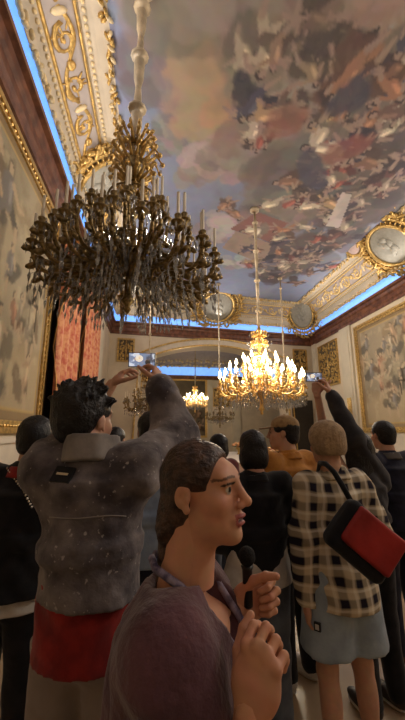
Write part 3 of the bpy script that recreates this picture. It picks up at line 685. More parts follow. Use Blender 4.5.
# ------------------------------------------------------------------ chandeliers
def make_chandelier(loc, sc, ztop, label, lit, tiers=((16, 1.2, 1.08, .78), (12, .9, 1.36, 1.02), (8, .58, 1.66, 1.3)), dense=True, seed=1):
    r = random.Random(seed); G = M_giltlit if lit else M_bronze  # lit chandeliers take the brighter-coloured gilt, unlit ones the darker
    root = empty('chandelier', loc); tag(root, label, 'chandelier', None)
    m = MB(); m.lathe([(a*sc, z*sc) for a, z in ((.005, 0), (.05, .05), (.03, .1), (.09, .16), (.05, .22), (.04, .5), (.13, .58), (.16, .68), (.09, .78), (.06, .9), (.13, 1.0), (.15, 1.08), (.07, 1.18), (.05, 1.3), (.12, 1.4), (.1, 1.5), (.05, 1.6), (.05, 1.85), (.13, 2.0), (.16, 2.15), (.07, 2.35), (.09, 2.45), (.03, 2.62))], n=14)
    m.build('stem', G, root, smooth=True)
    m = MB()
    for k in range(14):                                            # crown of gilt leaves at the top
        a = 2*math.pi*k/14; R = rot('Z', math.degrees(a))
        for rr, z, q in ((.36, 1.86, .22), (.44, 2.12, .24), (.34, 2.44, .2), (.22, 1.62, .12)) if not lit else ((.3, 2.0, .18), (.26, 2.3, .16), (.22, 1.7, .12)):
            P = [R@np.array(((.08+(rr-.08)*t+.06*math.sin(t*5))*sc, 0, (z+q*math.sin(t*2.6)-.06*t)*sc)) for t in np.linspace(0, 1, 7)]; m.tube(P, [.022*sc*(1.2-.7*t) for t in np.linspace(0, 1, 7)], 5)
            m.ell(P[-1], (.034*sc,)*3, None, 6, 4); m.ell(P[3], (.05*sc, .02*sc, .04*sc), R, 6, 4)
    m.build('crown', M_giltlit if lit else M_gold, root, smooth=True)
    zt = (ztop-loc[2]); L = zt-2.6*sc; pr = [(.012, 2.6*sc)]
    for k in range(max(2, int(L/.85))):
        z = 2.6*sc+L*(k+.5)/max(2, int(L/.85)); h = L/max(2, int(L/.85))
        pr += [(.05, z-.46*h), (.06, z-.1*h), (.03, z-.06*h), (.085, z-.03*h), (.1, z), (.085, z+.03*h), (.045, z+.06*h), (.03, z+.4*h)]
    pr += [(.02, zt-.12), (.14, zt-.08), (.16, zt)]
    m = MB(); m.lathe([(a*(1.35 if dense and not lit else sc if lit else .7), z) for a, z in pr], n=10); m.build('hanging_rod', mat('rod_gilt', (190, 172, 142), .5, .2, var=.3, scale=8), root, smooth=True)
    def cr_drops(bm, n, rad, z, dr, L, jit=.0):
        for k in range(n):
            a = 2*math.pi*(k+r.random()*.4)/n; bm.drop(np.array(((rad)*math.cos(a), rad*math.sin(a), z+r.uniform(-jit, jit))), dr*.7*sc, L*.68*sc)
    c = MB()
    for rad, z, n, L in ((.18, .38, 12, .16), (.32, .46, 20, .17), (.46, .56, 28, .18), (.56, .7, 32, .2), (.2, 1.72, 14, .16), (.32, 1.5, 20, .16), (.42, 1.22, 26, .16), (.3, .98, 20, .16), (.25, .3, 16, .16), (.39, .54, 26, .16), (.51, .63, 34, .16), (.6, .8, 36, .16), (.5, .95, 30, .16), (.52, 1.1, 30, .14), (.26, 1.6, 16, .14), (.3, 1.9, 14, .14), (.36, 2.1, 16, .14), (.28, 2.35, 12, .12)): cr_drops(c, n, rad*sc, z*sc, .022, L, .03*sc)
    cr = c.build('crystal_basket', M_crystal, root); cr['kind'] = 'stuff'
    hoop = MB()
    for rad, z in ((.46, .66), (.56, .8), (.32, 1.6), (.42, 1.32)): hoop.tube([(rad*sc*math.cos(2*math.pi*k/24), rad*sc*math.sin(2*math.pi*k/24), z*sc) for k in range(25)], .014*sc, 5)
    hoop.build('hoop', G, root)
    for n, R, zc, z0 in tiers:
        first = None
        for i in range(n):
            a = 360*(i+.5*(n % 3))/n
            if first is None:
                am = MB(); P = [(.1, z0), (.3*R, z0+.06), (.55*R, z0-.06), (.8*R, z0-.16), (.96*R, z0-.06), (R, z0+.1), (R, zc-.02)]
                Pc = []
                for k in range(len(P)-1):
                    for t in (0, .5): Pc.append((P[k][0]*(1-t)+P[k+1][0]*t, P[k][1]*(1-t)+P[k+1][1]*t))
                Pc.append(P[-1]); Pc = [Pc[0]]+[tuple((Pc[k-1][j]+2*Pc[k][j]+Pc[k+1][j])/4 for j in (0, 1)) for k in range(1, len(Pc)-1)]+[Pc[-1]]
                am.tube([(x*sc, 0, z*sc) for x, z in Pc], [.024*sc]*len(Pc), 6)
                for t, (dx, dz) in ((4, (0, .05)), (6, (.02, -.05)), (8, (.05, -.03)), (10, (.05, .03))):
                    x, z = Pc[t]; am.ell(((x+dx)*sc, 0, (z+dz)*sc), (.07*sc, .022*sc, .04*sc), rot('Y', r.uniform(-50, 50)), 6, 4)
                for t in range(2, len(Pc)):
                    x, z = Pc[t]; am.ell((x*sc, 0, z*sc), (.04*sc, .03*sc, .016*sc), rot('Y', r.uniform(-70, 70)), 6, 4)
                s2 = [(R*.6+.1*math.cos(k*.6)*(1-.06*k), z0-.2+.1*math.sin(k*.6)*(1-.06*k)) for k in range(10)]; am.tube([(x*sc, 0, z*sc) for x, z in s2], .016*sc, 5)
                arm = am.build('arm', G, root, smooth=True)
                b = MB(); b.lathe([(x*sc, z*sc) for x, z in ((.02, -.1), (.04, -.06), (.025, -.03), (.07, .0), (.075, .015), (.03, .02), (.03, .05), (.04, .09), (.034, .1))], (R*sc, 0, zc*sc), 10); b.build('candle_cup', G, arm, smooth=True)
                hc = .27 if not lit else .12
                b = MB(); b.lathe([(.016*sc, .09*sc), (.016*sc, (.09+hc)*sc)], (R*sc, 0, zc*sc), 8); b.build('candle', M_candle, arm)
                if lit:
                    b = MB(); b.lathe([(x*sc, z*sc) for x, z in ((.012, .0), (.036, .03), (.042, .07), (.026, .12), (.004, .19))], (R*sc, 0, (zc+.09+hc)*sc), 8); b.build('bulb', M_flame, arm, smooth=True)
                b = MB()
                for k in range(8): aa = 2*math.pi*k/8; b.drop((R*sc+.085*sc*math.cos(aa), .085*sc*math.sin(aa), (zc-.06)*sc), .014*sc, .1*sc)
                b.build('cup_drops', M_crystal, arm); b = MB()
                for k in range(7):
                    t = k/6
                    for zz in (0, .17): b.drop(((R*(.35+.6*t)+.03*(zz > 0))*sc, .02*zz, (z0-.18-.1*math.sin(t*3.14)-zz*.8)*sc), .016*sc, (.1+.03*(k % 2))*sc)
                b.tube([(R*(.35+.1*k)*sc, 0, (z0-.15-.1*math.sin(k/6*3.14))*sc) for k in range(7)]+[(R*sc, 0, (z0-.18)*sc)], .004*sc, 4); b.tube([(R*sc, 0, (z0-.1)*sc), (R*sc, 0, (z0-.38)*sc)], .004*sc, 4)
                for k in range(7): b.tube([(R*(.35+.1*k)*sc, 0, (z0-.14-.1*math.sin(k/6*3.14))*sc), ((R*(.35+.1*k)+.03)*sc, .004*sc, (z0-.33-.1*math.sin(k/6*3.14))*sc)], .0035*sc, 4)
                b.drop((R*sc, 0, (z0-.2)*sc), .02*sc, .15*sc); b.drop((R*sc, 0, (z0-.34)*sc), .016*sc, .12*sc)
                b.build('crystal_string', M_crystal, arm)
                first = arm
            else: arm = copy_tree(first, root)
            arm.rotation_euler = (0, 0, math.radians(a))
    if lit:
        l = bpy.data.lights.new('chandelier_glow', 'POINT'); l.energy = lit; l.color = WARM; l.shadow_soft_size = .5*sc
        lo = bpy.data.objects.new('chandelier_glow', l); COL.objects.link(lo); lo.parent = root; lo.location = (0, 0, 1.55*sc)
    return root
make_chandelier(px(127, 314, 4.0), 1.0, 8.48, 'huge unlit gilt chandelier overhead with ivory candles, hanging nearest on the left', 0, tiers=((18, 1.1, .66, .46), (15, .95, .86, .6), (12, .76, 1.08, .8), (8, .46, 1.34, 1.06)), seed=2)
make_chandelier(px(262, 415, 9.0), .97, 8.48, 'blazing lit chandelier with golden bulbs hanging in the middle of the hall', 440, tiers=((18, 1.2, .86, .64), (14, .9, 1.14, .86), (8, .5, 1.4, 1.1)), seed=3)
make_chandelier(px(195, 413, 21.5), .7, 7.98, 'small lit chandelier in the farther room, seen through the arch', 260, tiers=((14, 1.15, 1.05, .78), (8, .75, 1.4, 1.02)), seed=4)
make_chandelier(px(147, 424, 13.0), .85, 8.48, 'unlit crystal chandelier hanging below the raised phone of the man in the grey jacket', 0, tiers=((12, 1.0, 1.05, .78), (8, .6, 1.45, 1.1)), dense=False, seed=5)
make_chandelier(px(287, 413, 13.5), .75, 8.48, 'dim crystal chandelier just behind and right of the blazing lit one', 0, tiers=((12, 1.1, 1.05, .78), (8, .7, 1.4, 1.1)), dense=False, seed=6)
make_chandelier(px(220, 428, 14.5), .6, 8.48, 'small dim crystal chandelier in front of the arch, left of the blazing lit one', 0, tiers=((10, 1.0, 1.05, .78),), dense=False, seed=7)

# wall girandole on the right pilaster
root = empty('wall_candelabrum', (XR-.13, 14.05, px_plane(347, 412, 0, XR)[2])); tag(root, 'gilt wall candelabrum with crystals on the pale pilaster at right', 'wall lamp')
m = MB(); m.box((-.03, -.15, -.5), (0, .15, .6)); m.build('back_plate', M_gold, root)
for k in range(5):
    y = (k-2)*.18; m = MB(); m.tube([(-.02, 0, -.1), (-.2, y*.5, -.22), (-.34, y, -.08), (-.34, y, .05)], .018, 5); m.lathe([(.02, 0), (.06, .03), (.02, .05)], (-.34, y, .05), 8)
    a = m.build('arm', M_gold, root, smooth=True); b = MB(); b.lathe([(.014, .1), (.014, .3)], (-.34, y, 0), 6); b.build('candle', M_candle, a)
    b = MB()
    for q_ in range(6): b.drop((-.34+.06*math.cos(q_), y+.06*math.sin(q_), -.05-.05*(q_ % 2)), .016, .14)
    b.build('crystal_string', M_crystal, a)

# ------------------------------------------------------------------ the long dining table
ty0, ty1 = 8.6, 15.0; tx = 3.3
root = empty('banquet_table', (tx, (ty0+ty1)/2, 0)); tag(root, 'long banquet table under white linen down the middle of the hall', 'table')
m = MB(); m.box((-.85, -(ty1-ty0)/2, .72), (.85, (ty1-ty0)/2, .76)); m.build('table_top', M_dark, root)
for sx in (-.7, .7):
    for y in np.linspace(-2.9, 2.9, 4): m = MB(); m.lathe([(.05, 0), (.04, .1), (.07, .4), (.05, .5), (.07, .72)], (sx, y, 0), 8); m.build('leg', M_dark, root)
m = MB(); NY = 60
def cloth(u, v):
    a = abs(u); x = min(a, .88)*(1 if u > 0 else -1); dz = max(0, a-.88)
    return (tx+x+(1 if u > 0 else -1)*.05*dz*math.sin(v*9), v, .765-dz if dz else .765)
m.grid(cloth, [-1.35, -1.1, -.9, -.88, 0, .88, .9, 1.1, 1.35], np.linspace(ty0-.05, ty1+.05, NY))
tag(m.build('tablecloth', mat('white_linen', (230, 224, 212), .8, var=.05), smooth=False), 'white linen cloth over the long banquet table', 'tablecloth')
fc = [(206, 90, 70), (224, 190, 120), (196, 120, 130), (230, 226, 210)]
def centrepiece(y, label):
    root = empty('flower_centrepiece', (tx, y, .77)); tag(root, label, 'flowers', 'flower centrepieces on the banquet table')
    m = MB(); m.lathe([(.1, 0), (.04, .05), (.05, .16), (.14, .24), (.13, .25)], n=12); m.build('vase', M_gold, root, smooth=True)
    r = random.Random(int(y*10)); m = MB()
    for k in range(22): a = r.uniform(0, 6.28); d = r.uniform(.02, .24); m.ell((d*math.cos(a), d*math.sin(a), .3+r.uniform(0, .18)-d*.3), (.055, .055, .045), None, 6, 4)
    m.build('blossoms', mat('mixed_blossom', (216, 120, 92), .7, rgb2=(230, 206, 150), scale=14), root, smooth=True)
    m = MB()
    for k in range(14): a = r.uniform(0, 6.28); m.ell((.18*math.cos(a), .18*math.sin(a), .26+r.uniform(0, .06)), (.09, .03, .02), rot('Z', math.degrees(a)), 6, 4)
    m.build('leaves', mat('leaf_green', (70, 84, 50), .6), root, smooth=True)
for k, y in enumerate((9.2, 11.2, 13.2)): centrepiece(y, ['flower centrepiece in a gilt vase at the near end of the banquet table', 'flower centrepiece in a gilt vase at the middle of the banquet table', 'flower centrepiece in a gilt vase at the far end of the banquet table'][k])
# ------------------------------------------------------------------ people
M_body = paint_mat('skin', .55, spec=.35, bscale=30)
def cloth_mat(name, rgb, rgb2=None, rough=.85, scale=14, bump=.35, bscale=26, sheen=.15): return mat(name, rgb, rough, 0, .2, scale, bump, bscale, rgb2=rgb2, spec=.2, sheen=sheen)
SKIN = s2l((206, 158, 130))

def head_prims(f, s, O, R, fine=False):
    def p(v): return O+R@(np.array(v, float)*s)
    def e(c, r, k=.02, mode='u', rx=0): f.ell(p(c), np.array(r)*s, R@rot('X', rx), k*s, mode)
    e((0, -.014, .032), (.074, .088, .078)); e((0, .03, -.03), (.060, .060, .088)); e((0, .034, -.078), (.048, .048, .040)); e((0, .07, -.105), (.022, .020, .018), .025)
    e((0, .068, .030), (.052, .022, .026), .02); e((0, .079, .020), (.046, .012, .010), .018)
    for sx in (-1, 1):
        e((sx*.040, .058, -.028), (.022, .020, .022), .02)
        e((sx*.031, .100, .000), (.018, .018, .012), .012, 's')
        e((sx*.030, .0755, .000), (.0125, .0125, .0125), .002)
        e((sx*.031, .079, .0075), (.016, .010, .0045), .004, rx=20)
        e((sx*.076, -.014, -.006), (.009, .020, .027), .006, rx=-14); e((sx*.078, -.006, -.034), (.006, .009, .010), .006); e((sx*.087, -.011, -.004), (.0065, .0115, .017), .003, 's', -14); e((sx*.081, -.012, .004), (.004, .004, .012), .003, rx=-30); e((sx*.081, -.001, -.012), (.004, .004, .006), .003)
    f.cone(p((0, .090, .014)), p((0, .110, -.028)), .0078*s, .0100*s, .014*s); e((0, .1125, -.033), (.0112, .0115, .0105), .009)
    for sx in (-1, 1): e((sx*.012, .099, -.039), (.0085, .011, .008), .006)
    e((0, .083, -.066), (.026, .014, .016), .012)
    e((0, .094, -.0625), (.021, .010, .0060), .004); e((0, .0915, -.0785), (.018, .011, .0072), .004)
    f.cone(p((-.018, .096, -.0702)), p((.018, .096, -.0702)), .0042*s, .0042*s, .003*s, 's'); e((0, .101, -.0885), (.014, .008, .006), .01, 's')
    f.cone(p((0, -.022, -.06)), p((0, -.05, -.2)), .052*s, .056*s, .03*s)

def head_paint(V, s, O, R, skin, lips=(178, 96, 88), brow=(112, 80, 62)):
    q = ((V-O)@R)/s; c = np.tile(skin, (len(V), 1)); x, y, z = q.T
    c *= (1-.16*(fbm(q*s, 60, 3, 2)-.5))[:, None]
    red = np.exp(-((np.abs(x)-.042)**2+(z+.03)**2)/.0006)*(y > .02); c = c*(1-.25*red[:, None])+.25*red[:, None]*s2l((206, 120, 100))
    m = (y > .088) & (np.abs(x) < .024) & (z > -.0865) & (z < -.0565); c[m] = s2l(lips); m = (y < .0945) & (y > .078) & (np.abs(x) < .018) & (np.abs(z+.0702) < .0042); c[m] = s2l((92, 40, 38)); m &= (z > -.0702); c[m] = s2l((214, 200, 186))
    m = (np.abs(np.abs(x)-.034) < .021) & (np.abs(z-.0215-.005*np.cos((np.abs(x)-.03)*60)) < .0032) & (y > .05); c[m] = s2l(brow)
    d = np.sqrt((np.abs(x)-.030)**2+(y-.0755)**2+z**2); m = (d < .0136) & (y > .08); c[m] = s2l((214, 206, 196)); m2 = m & ((np.abs(x)-.031)**2+z**2 < .0075**2); c[m2] = s2l((38, 26, 20))
    m = (np.abs(np.abs(x)-.031) < .017) & (np.abs(z-.0105) < .003) & (y > .07); c[m] = s2l((60, 42, 36))
    return c

def hand(wrist, fingers, thumb, size=1.0, curl=((25, 30, 20),)*4, tcurl=20, h=.0026, spread=1.0, tdir=(.75, .6, -.35)):
    "palm, four separate fingers and a thumb, grown in its own space then placed at the wrist"
    f = Field((-.07, -.05, -.12), (.12, .21, .06), h)
    f.ell((0, .048, 0), (.040, .052, .0145), None, .012); f.econe((0, -.03, 0), (0, .035, 0), (.024, .018), (.034, .016), (1, 0, 0), .015, cap=.015)
    f.ell((.022, .035, -.008), (.018, .03, .013), None, .012); f.ell((-.024, .04, -.006), (.014, .032, .012), None, .012)
    for i, (bx, L) in enumerate(((.029, .074), (.0095, .082), (-.0105, .076), (-.0295, .06))):
        p = np.array((bx, .086-.006*abs(i-1), .001)); a = 0; az = math.radians(-(i-1.3)*4*spread); r = .0092-.0006*(i == 3)
        f.ell(p, (.0105, .011, .0105), None, .006)
        for j, (q_, ln) in enumerate(zip(curl[i], (.46, .31, .26))):
            a += math.radians(q_); d = np.array((-math.sin(az)*math.cos(a)*-1, math.cos(az)*math.cos(a), -math.sin(a))); p2 = p+d*L*ln
            f.cone(p, p2, r, r-.0008, .0035); p, r = p2, r-.0008
    p = np.array((.028, .022, -.006)); d = _n(tdir); 
    for j, (ln, r) in enumerate(((.045, .0125), (.034, .0105), (.026, .009))):
        p2 = p+d*ln; f.cone(p, p2, r+.001, r-.001, .008 if j == 0 else .004); p = p2; d = _n(rot('Z', tcurl)@d+np.array((0, 0, -.1)))
    V, Q = f.mesh(); fd = _n(fingers); th = _n(np.array(thumb)-fd*(np.array(thumb)@fd)); dn = np.cross(th, fd)
    return V*size, Q, th, fd
def place_hand(wrist, fingers, thumb, dorsal, **kw):
    V, Q, th, fd = hand(wrist, fingers, thumb, **kw); dn = np.array(dorsal, float); dn = _n(dn-fd*(dn@fd)-th*(dn@th))
    if np.linalg.det(np.stack([th, fd, dn], 1)) < 0: Q = Q[:, ::-1]
    return V[:, :1]*th+V[:, 1:2]*fd+V[:, 2:]*dn+np.array(wrist), Q

CURL_REST = ((18, 22, 14), (22, 26, 16), (26, 30, 18), (30, 34, 20))
class Person:
    def __init__(s, name_label, loc, face, H, skin=SKIN, lean=(0, 0), head_pitch=0, head_yaw=0, head_roll=0, sex='m', group=None, hand_r=None, hand_l=None, arm_r=None, arm_l=None, fine=False, step=.0, width=1.0, hoff=(0, 0, 0), hs=1.0, shz=1.405):
        s.s = k = H/1.75; s.hk = k*hs; s.loc = np.array((loc[0], loc[1], 0.0)); s.face = math.radians(face); s.Rz = rot('Z', face); s.w = width
        ln = np.array((lean[0], lean[1], 0))
        s.J = J = {}
        def P(x, y, z): return np.array((x, y, z))*k+ln*max(0, (z-.95))/.7*k
        sw = .185 if sex == 'm' else .165
        for sd, sg in (('r', 1), ('l', -1)):
            J['sh'+sd] = P(sg*sw*width, -.01, shz); J['hip'+sd] = P(sg*.092*width, 0, .92); J['kn'+sd] = P(sg*.105, .015+step*sg*.5, .5); J['an'+sd] = P(sg*.11, -.02+step*sg, .085)
            a = arm_r if sd == 'r' else arm_l
            if a is None: J['el'+sd] = P(sg*(sw+.07), -.04, 1.11); J['wr'+sd] = P(sg*(sw+.08), .07, .87)
            else: J['el'+sd], J['wr'+sd] = s.tol(a[0]), s.tol(a[1])
        J['neck'] = P(0, -.02, 1.45); s.HO = P(0, .03, 1.635)+np.array(hoff); s.HR = rot('Z', head_yaw)@rot('X', head_pitch)@rot('Y', head_roll); s.P = P
        # the body, one continuous surface
        lo = np.min([J[q]-.16 for q in J]+[np.array((-.3, -.25, -.02))], 0); hi = np.max([J[q]+.16 for q in J]+[s.HO+.2], 0)
        f = Field(lo, hi, .011)
        f.ell(P(0, -.01, .95), np.array((.155, .105, .12))*k, None, .04); f.econe(P(0, 0, 1.0), P(0, -.005, 1.34), (.125*k, .088*k), (.15*k, .1*k), k=.05); f.cone(J['shr']+P(0,0,0)*0, J['shl'], .05*k, .05*k, .06); f.cone(P(0, -.02, 1.42), P(0, .005, 1.58)+np.array(hoff)*.8, .056*k, .052*k, .03)
        for sd in 'rl':
            f.cone(J['sh'+sd], J['el'+sd], .047*k, .038*k, .03); f.cone(J['el'+sd], J['wr'+sd], .038*k, .026*k, .02)
            f.cone(J['hip'+sd], J['kn'+sd], .08*k, .052*k, .03); f.cone(J['kn'+sd], J['an'+sd], .052*k, .036*k, .02)
            f.ell(J['kn'+sd]+np.array((0, -.025, -.13))*k, np.array((.045, .045, .11))*k, None, .03)
            f.ell(J['an'+sd]+np.array((0, .065, -.045))*k, np.array((.038, .11, .032))*k, None, .03)
        if not fine: head_prims(f, s.hk, s.HO, s.HR)
        V, Q = f.mesh(); Cc = head_paint(V, s.hk, s.HO, s.HR, skin)
        parts = [(V, Q, Cc)]
        if fine:
            g = Field(s.HO-.15*k-np.array((0, 0, .06)), s.HO+.15*k, .0027); head_prims(g, s.hk, s.HO, s.HR); V2, Q2 = g.mesh(); parts.append((V2, Q2, head_paint(V2, s.hk, s.HO, s.HR, skin)))
        for sd, hd in (('r', hand_r), ('l', hand_l)):
            if hd is None:
                d = _n(J['wr'+sd]-J['el'+sd]); sg = 1 if sd == 'r' else -1; V3, Q3 = place_hand(J['wr'+sd], d, (0, 1, .2), (sg, 0, 0), size=k, curl=CURL_REST, h=.0042)
            else:
                hd = dict(hd); fd, th, dn = [s.Rz.T@np.array(hd.pop(q), float) for q in ('fingers', 'thumb', 'dorsal')]; V3, Q3 = place_hand(J['wr'+sd], fd, th, dn, **hd)
            parts.append((V3, Q3, np.tile(skin*np.array((.97, .93, .92)), (len(V3), 1))))
        n = 0; VV, QQ, CC = [], [], []
        for V, Q, c in parts: VV.append(V); QQ.append(np.asarray(Q)+n); CC.append(c); n += len(V)
        s.root = link_mesh('person', np.concatenate(VV), np.concatenate(QQ), M_body, None, True, np.concatenate(CC))
        s.root.location = s.loc; s.root.rotation_euler = (0, 0, s.face); tag(s.root, name_label, 'person', group)
    def tol(s, p): return s.Rz.T@(np.array(p, float)-s.loc)
    def child(s, name, f, m, parent=None, uv=False, paint=None):
        V, Q = f.mesh(); o = link_mesh(name, V, Q, m, parent or s.root, True, None if paint is None else paint(V)); return o
    def top(s, name, m, hem=.95, loose=.022, sleeve='long', neck=.066, flare=1.0, k2=.035, h=.009, wr=.008, arms='rl', collar=0, hood=None, extra=None, seed=1, collar_m=None, cuff=1.0, paint=None, bare_l=False, armloose=1.0, under=False):
        J, P, k = s.J, s.P, s.s; L = loose
        lo = np.min([J[q]-.17 for q in ('shr', 'shl', 'elr', 'ell', 'wrr', 'wrl')]+[P(-.34, -.3, hem-.05)], 0); hi = np.max([J[q]+.17 for q in ('shr', 'shl', 'elr', 'ell', 'wrr', 'wrl')]+[P(.34, .3, 1.6)], 0)
        f = Field(lo, hi, h)
        f.econe(P(0, -.005, hem-.06), P(0, -.005, 1.18), ((.16*flare+L)*k*s.w, (.115*flare+L)*k), ((.15+L)*k*s.w, (.105+L)*k), k=.05)
        f.econe(P(0, -.005, 1.15), P(0, -.01, 1.37), ((.15+L)*k*s.w, (.103+L)*k), ((.17+L)*k*s.w, (.1+L)*k), k=.06)
        f.cone(J['shr'], J['shl'], (.058+L*.6)*k, (.058+L*.6)*k, .05); f.cone(P(0, -.015, 1.4), P(0, -.015, 1.48), .1*k, .06*k, .05)
        for sd in arms:
            La = L*armloose; r0, r1, r2 = (.056+La)*k, (.048+La)*k, (.036+La*.7)*k*cuff
            if sleeve == 'short':
                e = J['sh'+sd]*.35+J['el'+sd]*.65; f.cone(J['sh'+sd], e, r0, r0, k2)
            else:
                f.cone(J['sh'+sd], J['el'+sd], r0, r1, k2); wv = J['wr'+sd]*.92+J['el'+sd]*.08 if sleeve == 'long' and not (bare_l and sd == 'l') else J['wr'+sd]*.3+J['el'+sd]*.7; f.cone(J['el'+sd], wv, r1, r2, k2)
        if extra: extra(f)
        f.warp(wr, 9, seed)
        f.fn(lambda X: .0035*np.sin(X[:, 2]*46+6*np.sin(X[:, 0]*11+seed)+5*X[:, 1])*np.clip((fbm(X, 5, seed)-.35)*4, 0, 1))
        f.cut((0, 0, -1), -hem*k)
        if under: f.cut((0, 0, 1), 1.08*k)
        f.ell(P(0, 0, 1.56), np.array((neck, neck, .085))*k, None, .01, 's')
        o = s.child(name, f, m, paint=paint)
        if collar:
            g = Field(P(-.16, -.17, 1.38), P(.16, .17, 1.6), .006); g.econe(P(0, -.02, 1.43), P(0, -.01, 1.43+collar), ((neck+.035)*k, (neck+.035)*k), ((neck+.022)*k, (neck+.024)*k), k=.01, cap=.008)
            g.econe(P(0, -.02, 1.36), P(0, -.005, 1.62), ((neck+.008)*k, (neck+.01)*k), ((neck+.008)*k, (neck+.01)*k), k=.005, mode='s'); g.fn(lambda X: .003*np.sin(X[:, 0]*60+X[:, 1]*40)); s.child('collar', g, collar_m or m, o)
        return o
    def bottoms(s, name, m, length='long', loose=.018, waist=1.02, h=.011, seed=3):
        J, P, k = s.J, s.P, s.s
        f = Field(np.min([J['anr'], J['anl']], 0)-.17, P(.3, .26, waist+.05), h)
        f.ell(P(0, -.012, .93), np.array(((.16+loose*.6)*s.w, .118+loose*.5, .13))*k, None, .04); f.econe(P(0, -.005, .95), P(0, 0, waist), ((.155+loose)*k*s.w, (.11+loose)*k), ((.145+loose)*k*s.w, (.1+loose)*k), k=.04)
        for sd in 'rl':
            e = J['an'+sd] if length == 'long' else J['kn'+sd]*.72+J['hip'+sd]*.28
            if length == 'long': f.cone(J['hip'+sd], J['kn'+sd], (.085+loose)*k, (.06+loose)*k, .03); f.cone(J['kn'+sd], e+np.array((0, 0, .0)), (.06+loose)*k, (.045+loose)*k, .03)
            else: f.cone(J['hip'+sd], e, (.09+loose)*k, (.086+loose*1.5)*k, .02); f.cut((0, 0, -1), -(J['kn'+sd][2]+.1*k))
        f.warp(.007, 10, seed); f.cut((0, 0, -1), -.04)
        return s.child(name, f, m)
    def shoes(s, m, sole_m):
        for sd in 'rl':
            a = s.J['an'+sd]; k = s.s; f = Field(a+np.array((-.1, -.12, -.12)), a+np.array((.1, .26, .12)), .008)
            f.ell(a+np.array((0, .075, -.035))*k, np.array((.048, .13, .045))*k, None, .02); f.cone(a+np.array((0, -.01, -.02)), a+np.array((0, -.01, .03)), .05*k, .045*k, .02); f.cut((0, 0, -1), -.022)
            o = s.child('shoe', f, m); f = Field(a+np.array((-.1, -.12, -.12)), a+np.array((.1, .26, .0)), .007); f.ell(a+np.array((0, .07, -.05))*k, np.array((.05, .137, .05))*k, None, .01); f.cut((0, 0, 1), .026); f.cut((0, 0, -1), -.001); s.child('sole', f, sole_m, o)
    def hair(s, m, style='short', h=.0065, seed=1, rag=.006, ragscale=26):
        k, O, R = s.hk, s.HO, s.HR
        def p(v): return O+R@(np.array(v, float)*k)
        def e(f, c, r, kk=.02, mode='u', rx=0): f.ell(p(c), np.array(r)*k, R@rot('X', rx), kk*k, mode)
        zl = -.55 if style == 'long' else -.24
        f = Field(O+np.array((-.2, -.26, zl)), O+np.array((.2, .2, .22)), h)
        if style == 'spiky':
            e(f, (0, -.022, .045), (.088, .105, .088)); e(f, (0, -.06, -.01), (.072, .06, .075), .03)
            r = random.Random(seed)
            for q_ in range(110):
                a = r.uniform(0, 6.28); b_ = r.uniform(.0, 1.5); d = np.array((math.cos(a)*math.sin(b_), math.sin(a)*math.sin(b_), math.cos(b_))); c = np.array((0, -.022, .045))+d*np.array((.08, .096, .08)); f.cone(p(c), p(c+d*r.uniform(.012, .026)+np.array((r.uniform(-.012, .012), r.uniform(-.004, .014), .006))), .013*k, .003*k, .007)
        else:
            e(f, (0, -.022 if style != 'tied' else -.012, .036), (.083, .102 if style != 'tied' else .092, .085)); e(f, (0, -.055 if style != 'tied' else -.042, -.03), (.072, .062 if style != 'tied' else .056, .075), .03)
        if style == 'long':
            f.econe(p((0, -.06, .0)), p((0, -.11, -.5)), (.085*k, .05*k), (.11*k, .035*k), R@np.array((1, 0, 0)), .04)
            for sx in (-1, 1): f.econe(p((sx*.075, -.01, -.02)), p((sx*.1, -.03, -.42)), (.028*k, .05*k), (.04*k, .03*k), R@np.array((1, 0, 0)), .03)
        if style == 'tied':
            e(f, (0, -.08, -.07), (.058, .034, .06), .03); f.econe(p((0, -.078, -.08)), p((0, -.115, -.26)), (.058*k, .034*k), (.042*k, .026*k), R@np.array((1, 0, 0)), .02)
        if style == 'bob':
            e(f, (0, -.03, -.06), (.094, .085, .09), .04)
        f.warp(rag, ragscale, seed)
        if style == 'tied': f.fn(lambda X: .0011*np.sin(np.arctan2((((X-O)@R)/k)[:, 0], (((X-O)@R)/k)[:, 2]-.02)*70+7*fbm(X, 12, 3, 2)))
        else: f.fn(lambda X: .0016*np.sin(np.arctan2((((X-O)@R)/k)[:, 0], (((X-O)@R)/k)[:, 1]+.02)*44+9*fbm(X, 14, seed, 2)))
        # clear the face and the ears
        if style == 'tied': e(f, (0, .118, -.022), (.088, .105, .108), .01, 's', 14)
        else: f.ell(p((0, .11, -.035)), np.array((.078 if style != 'bob' else .09, .098, .098))*k, R, .012, 's')
        if style in ('short', 'spiky', 'tied'):
            for sx in (-1, 1): e(f, (sx*.085, .008, -.045), (.03, .042, .058), .012, 's', -10)
            if style != 'tied': e(f, (0, -.03, -.125 if style == 'short' else -.15), (.12, .12, .045), .02, 's')
        else: e(f, (0, .08, -.09), (.075, .08, .09), .02, 's')
        return s.child('hair', f, m)

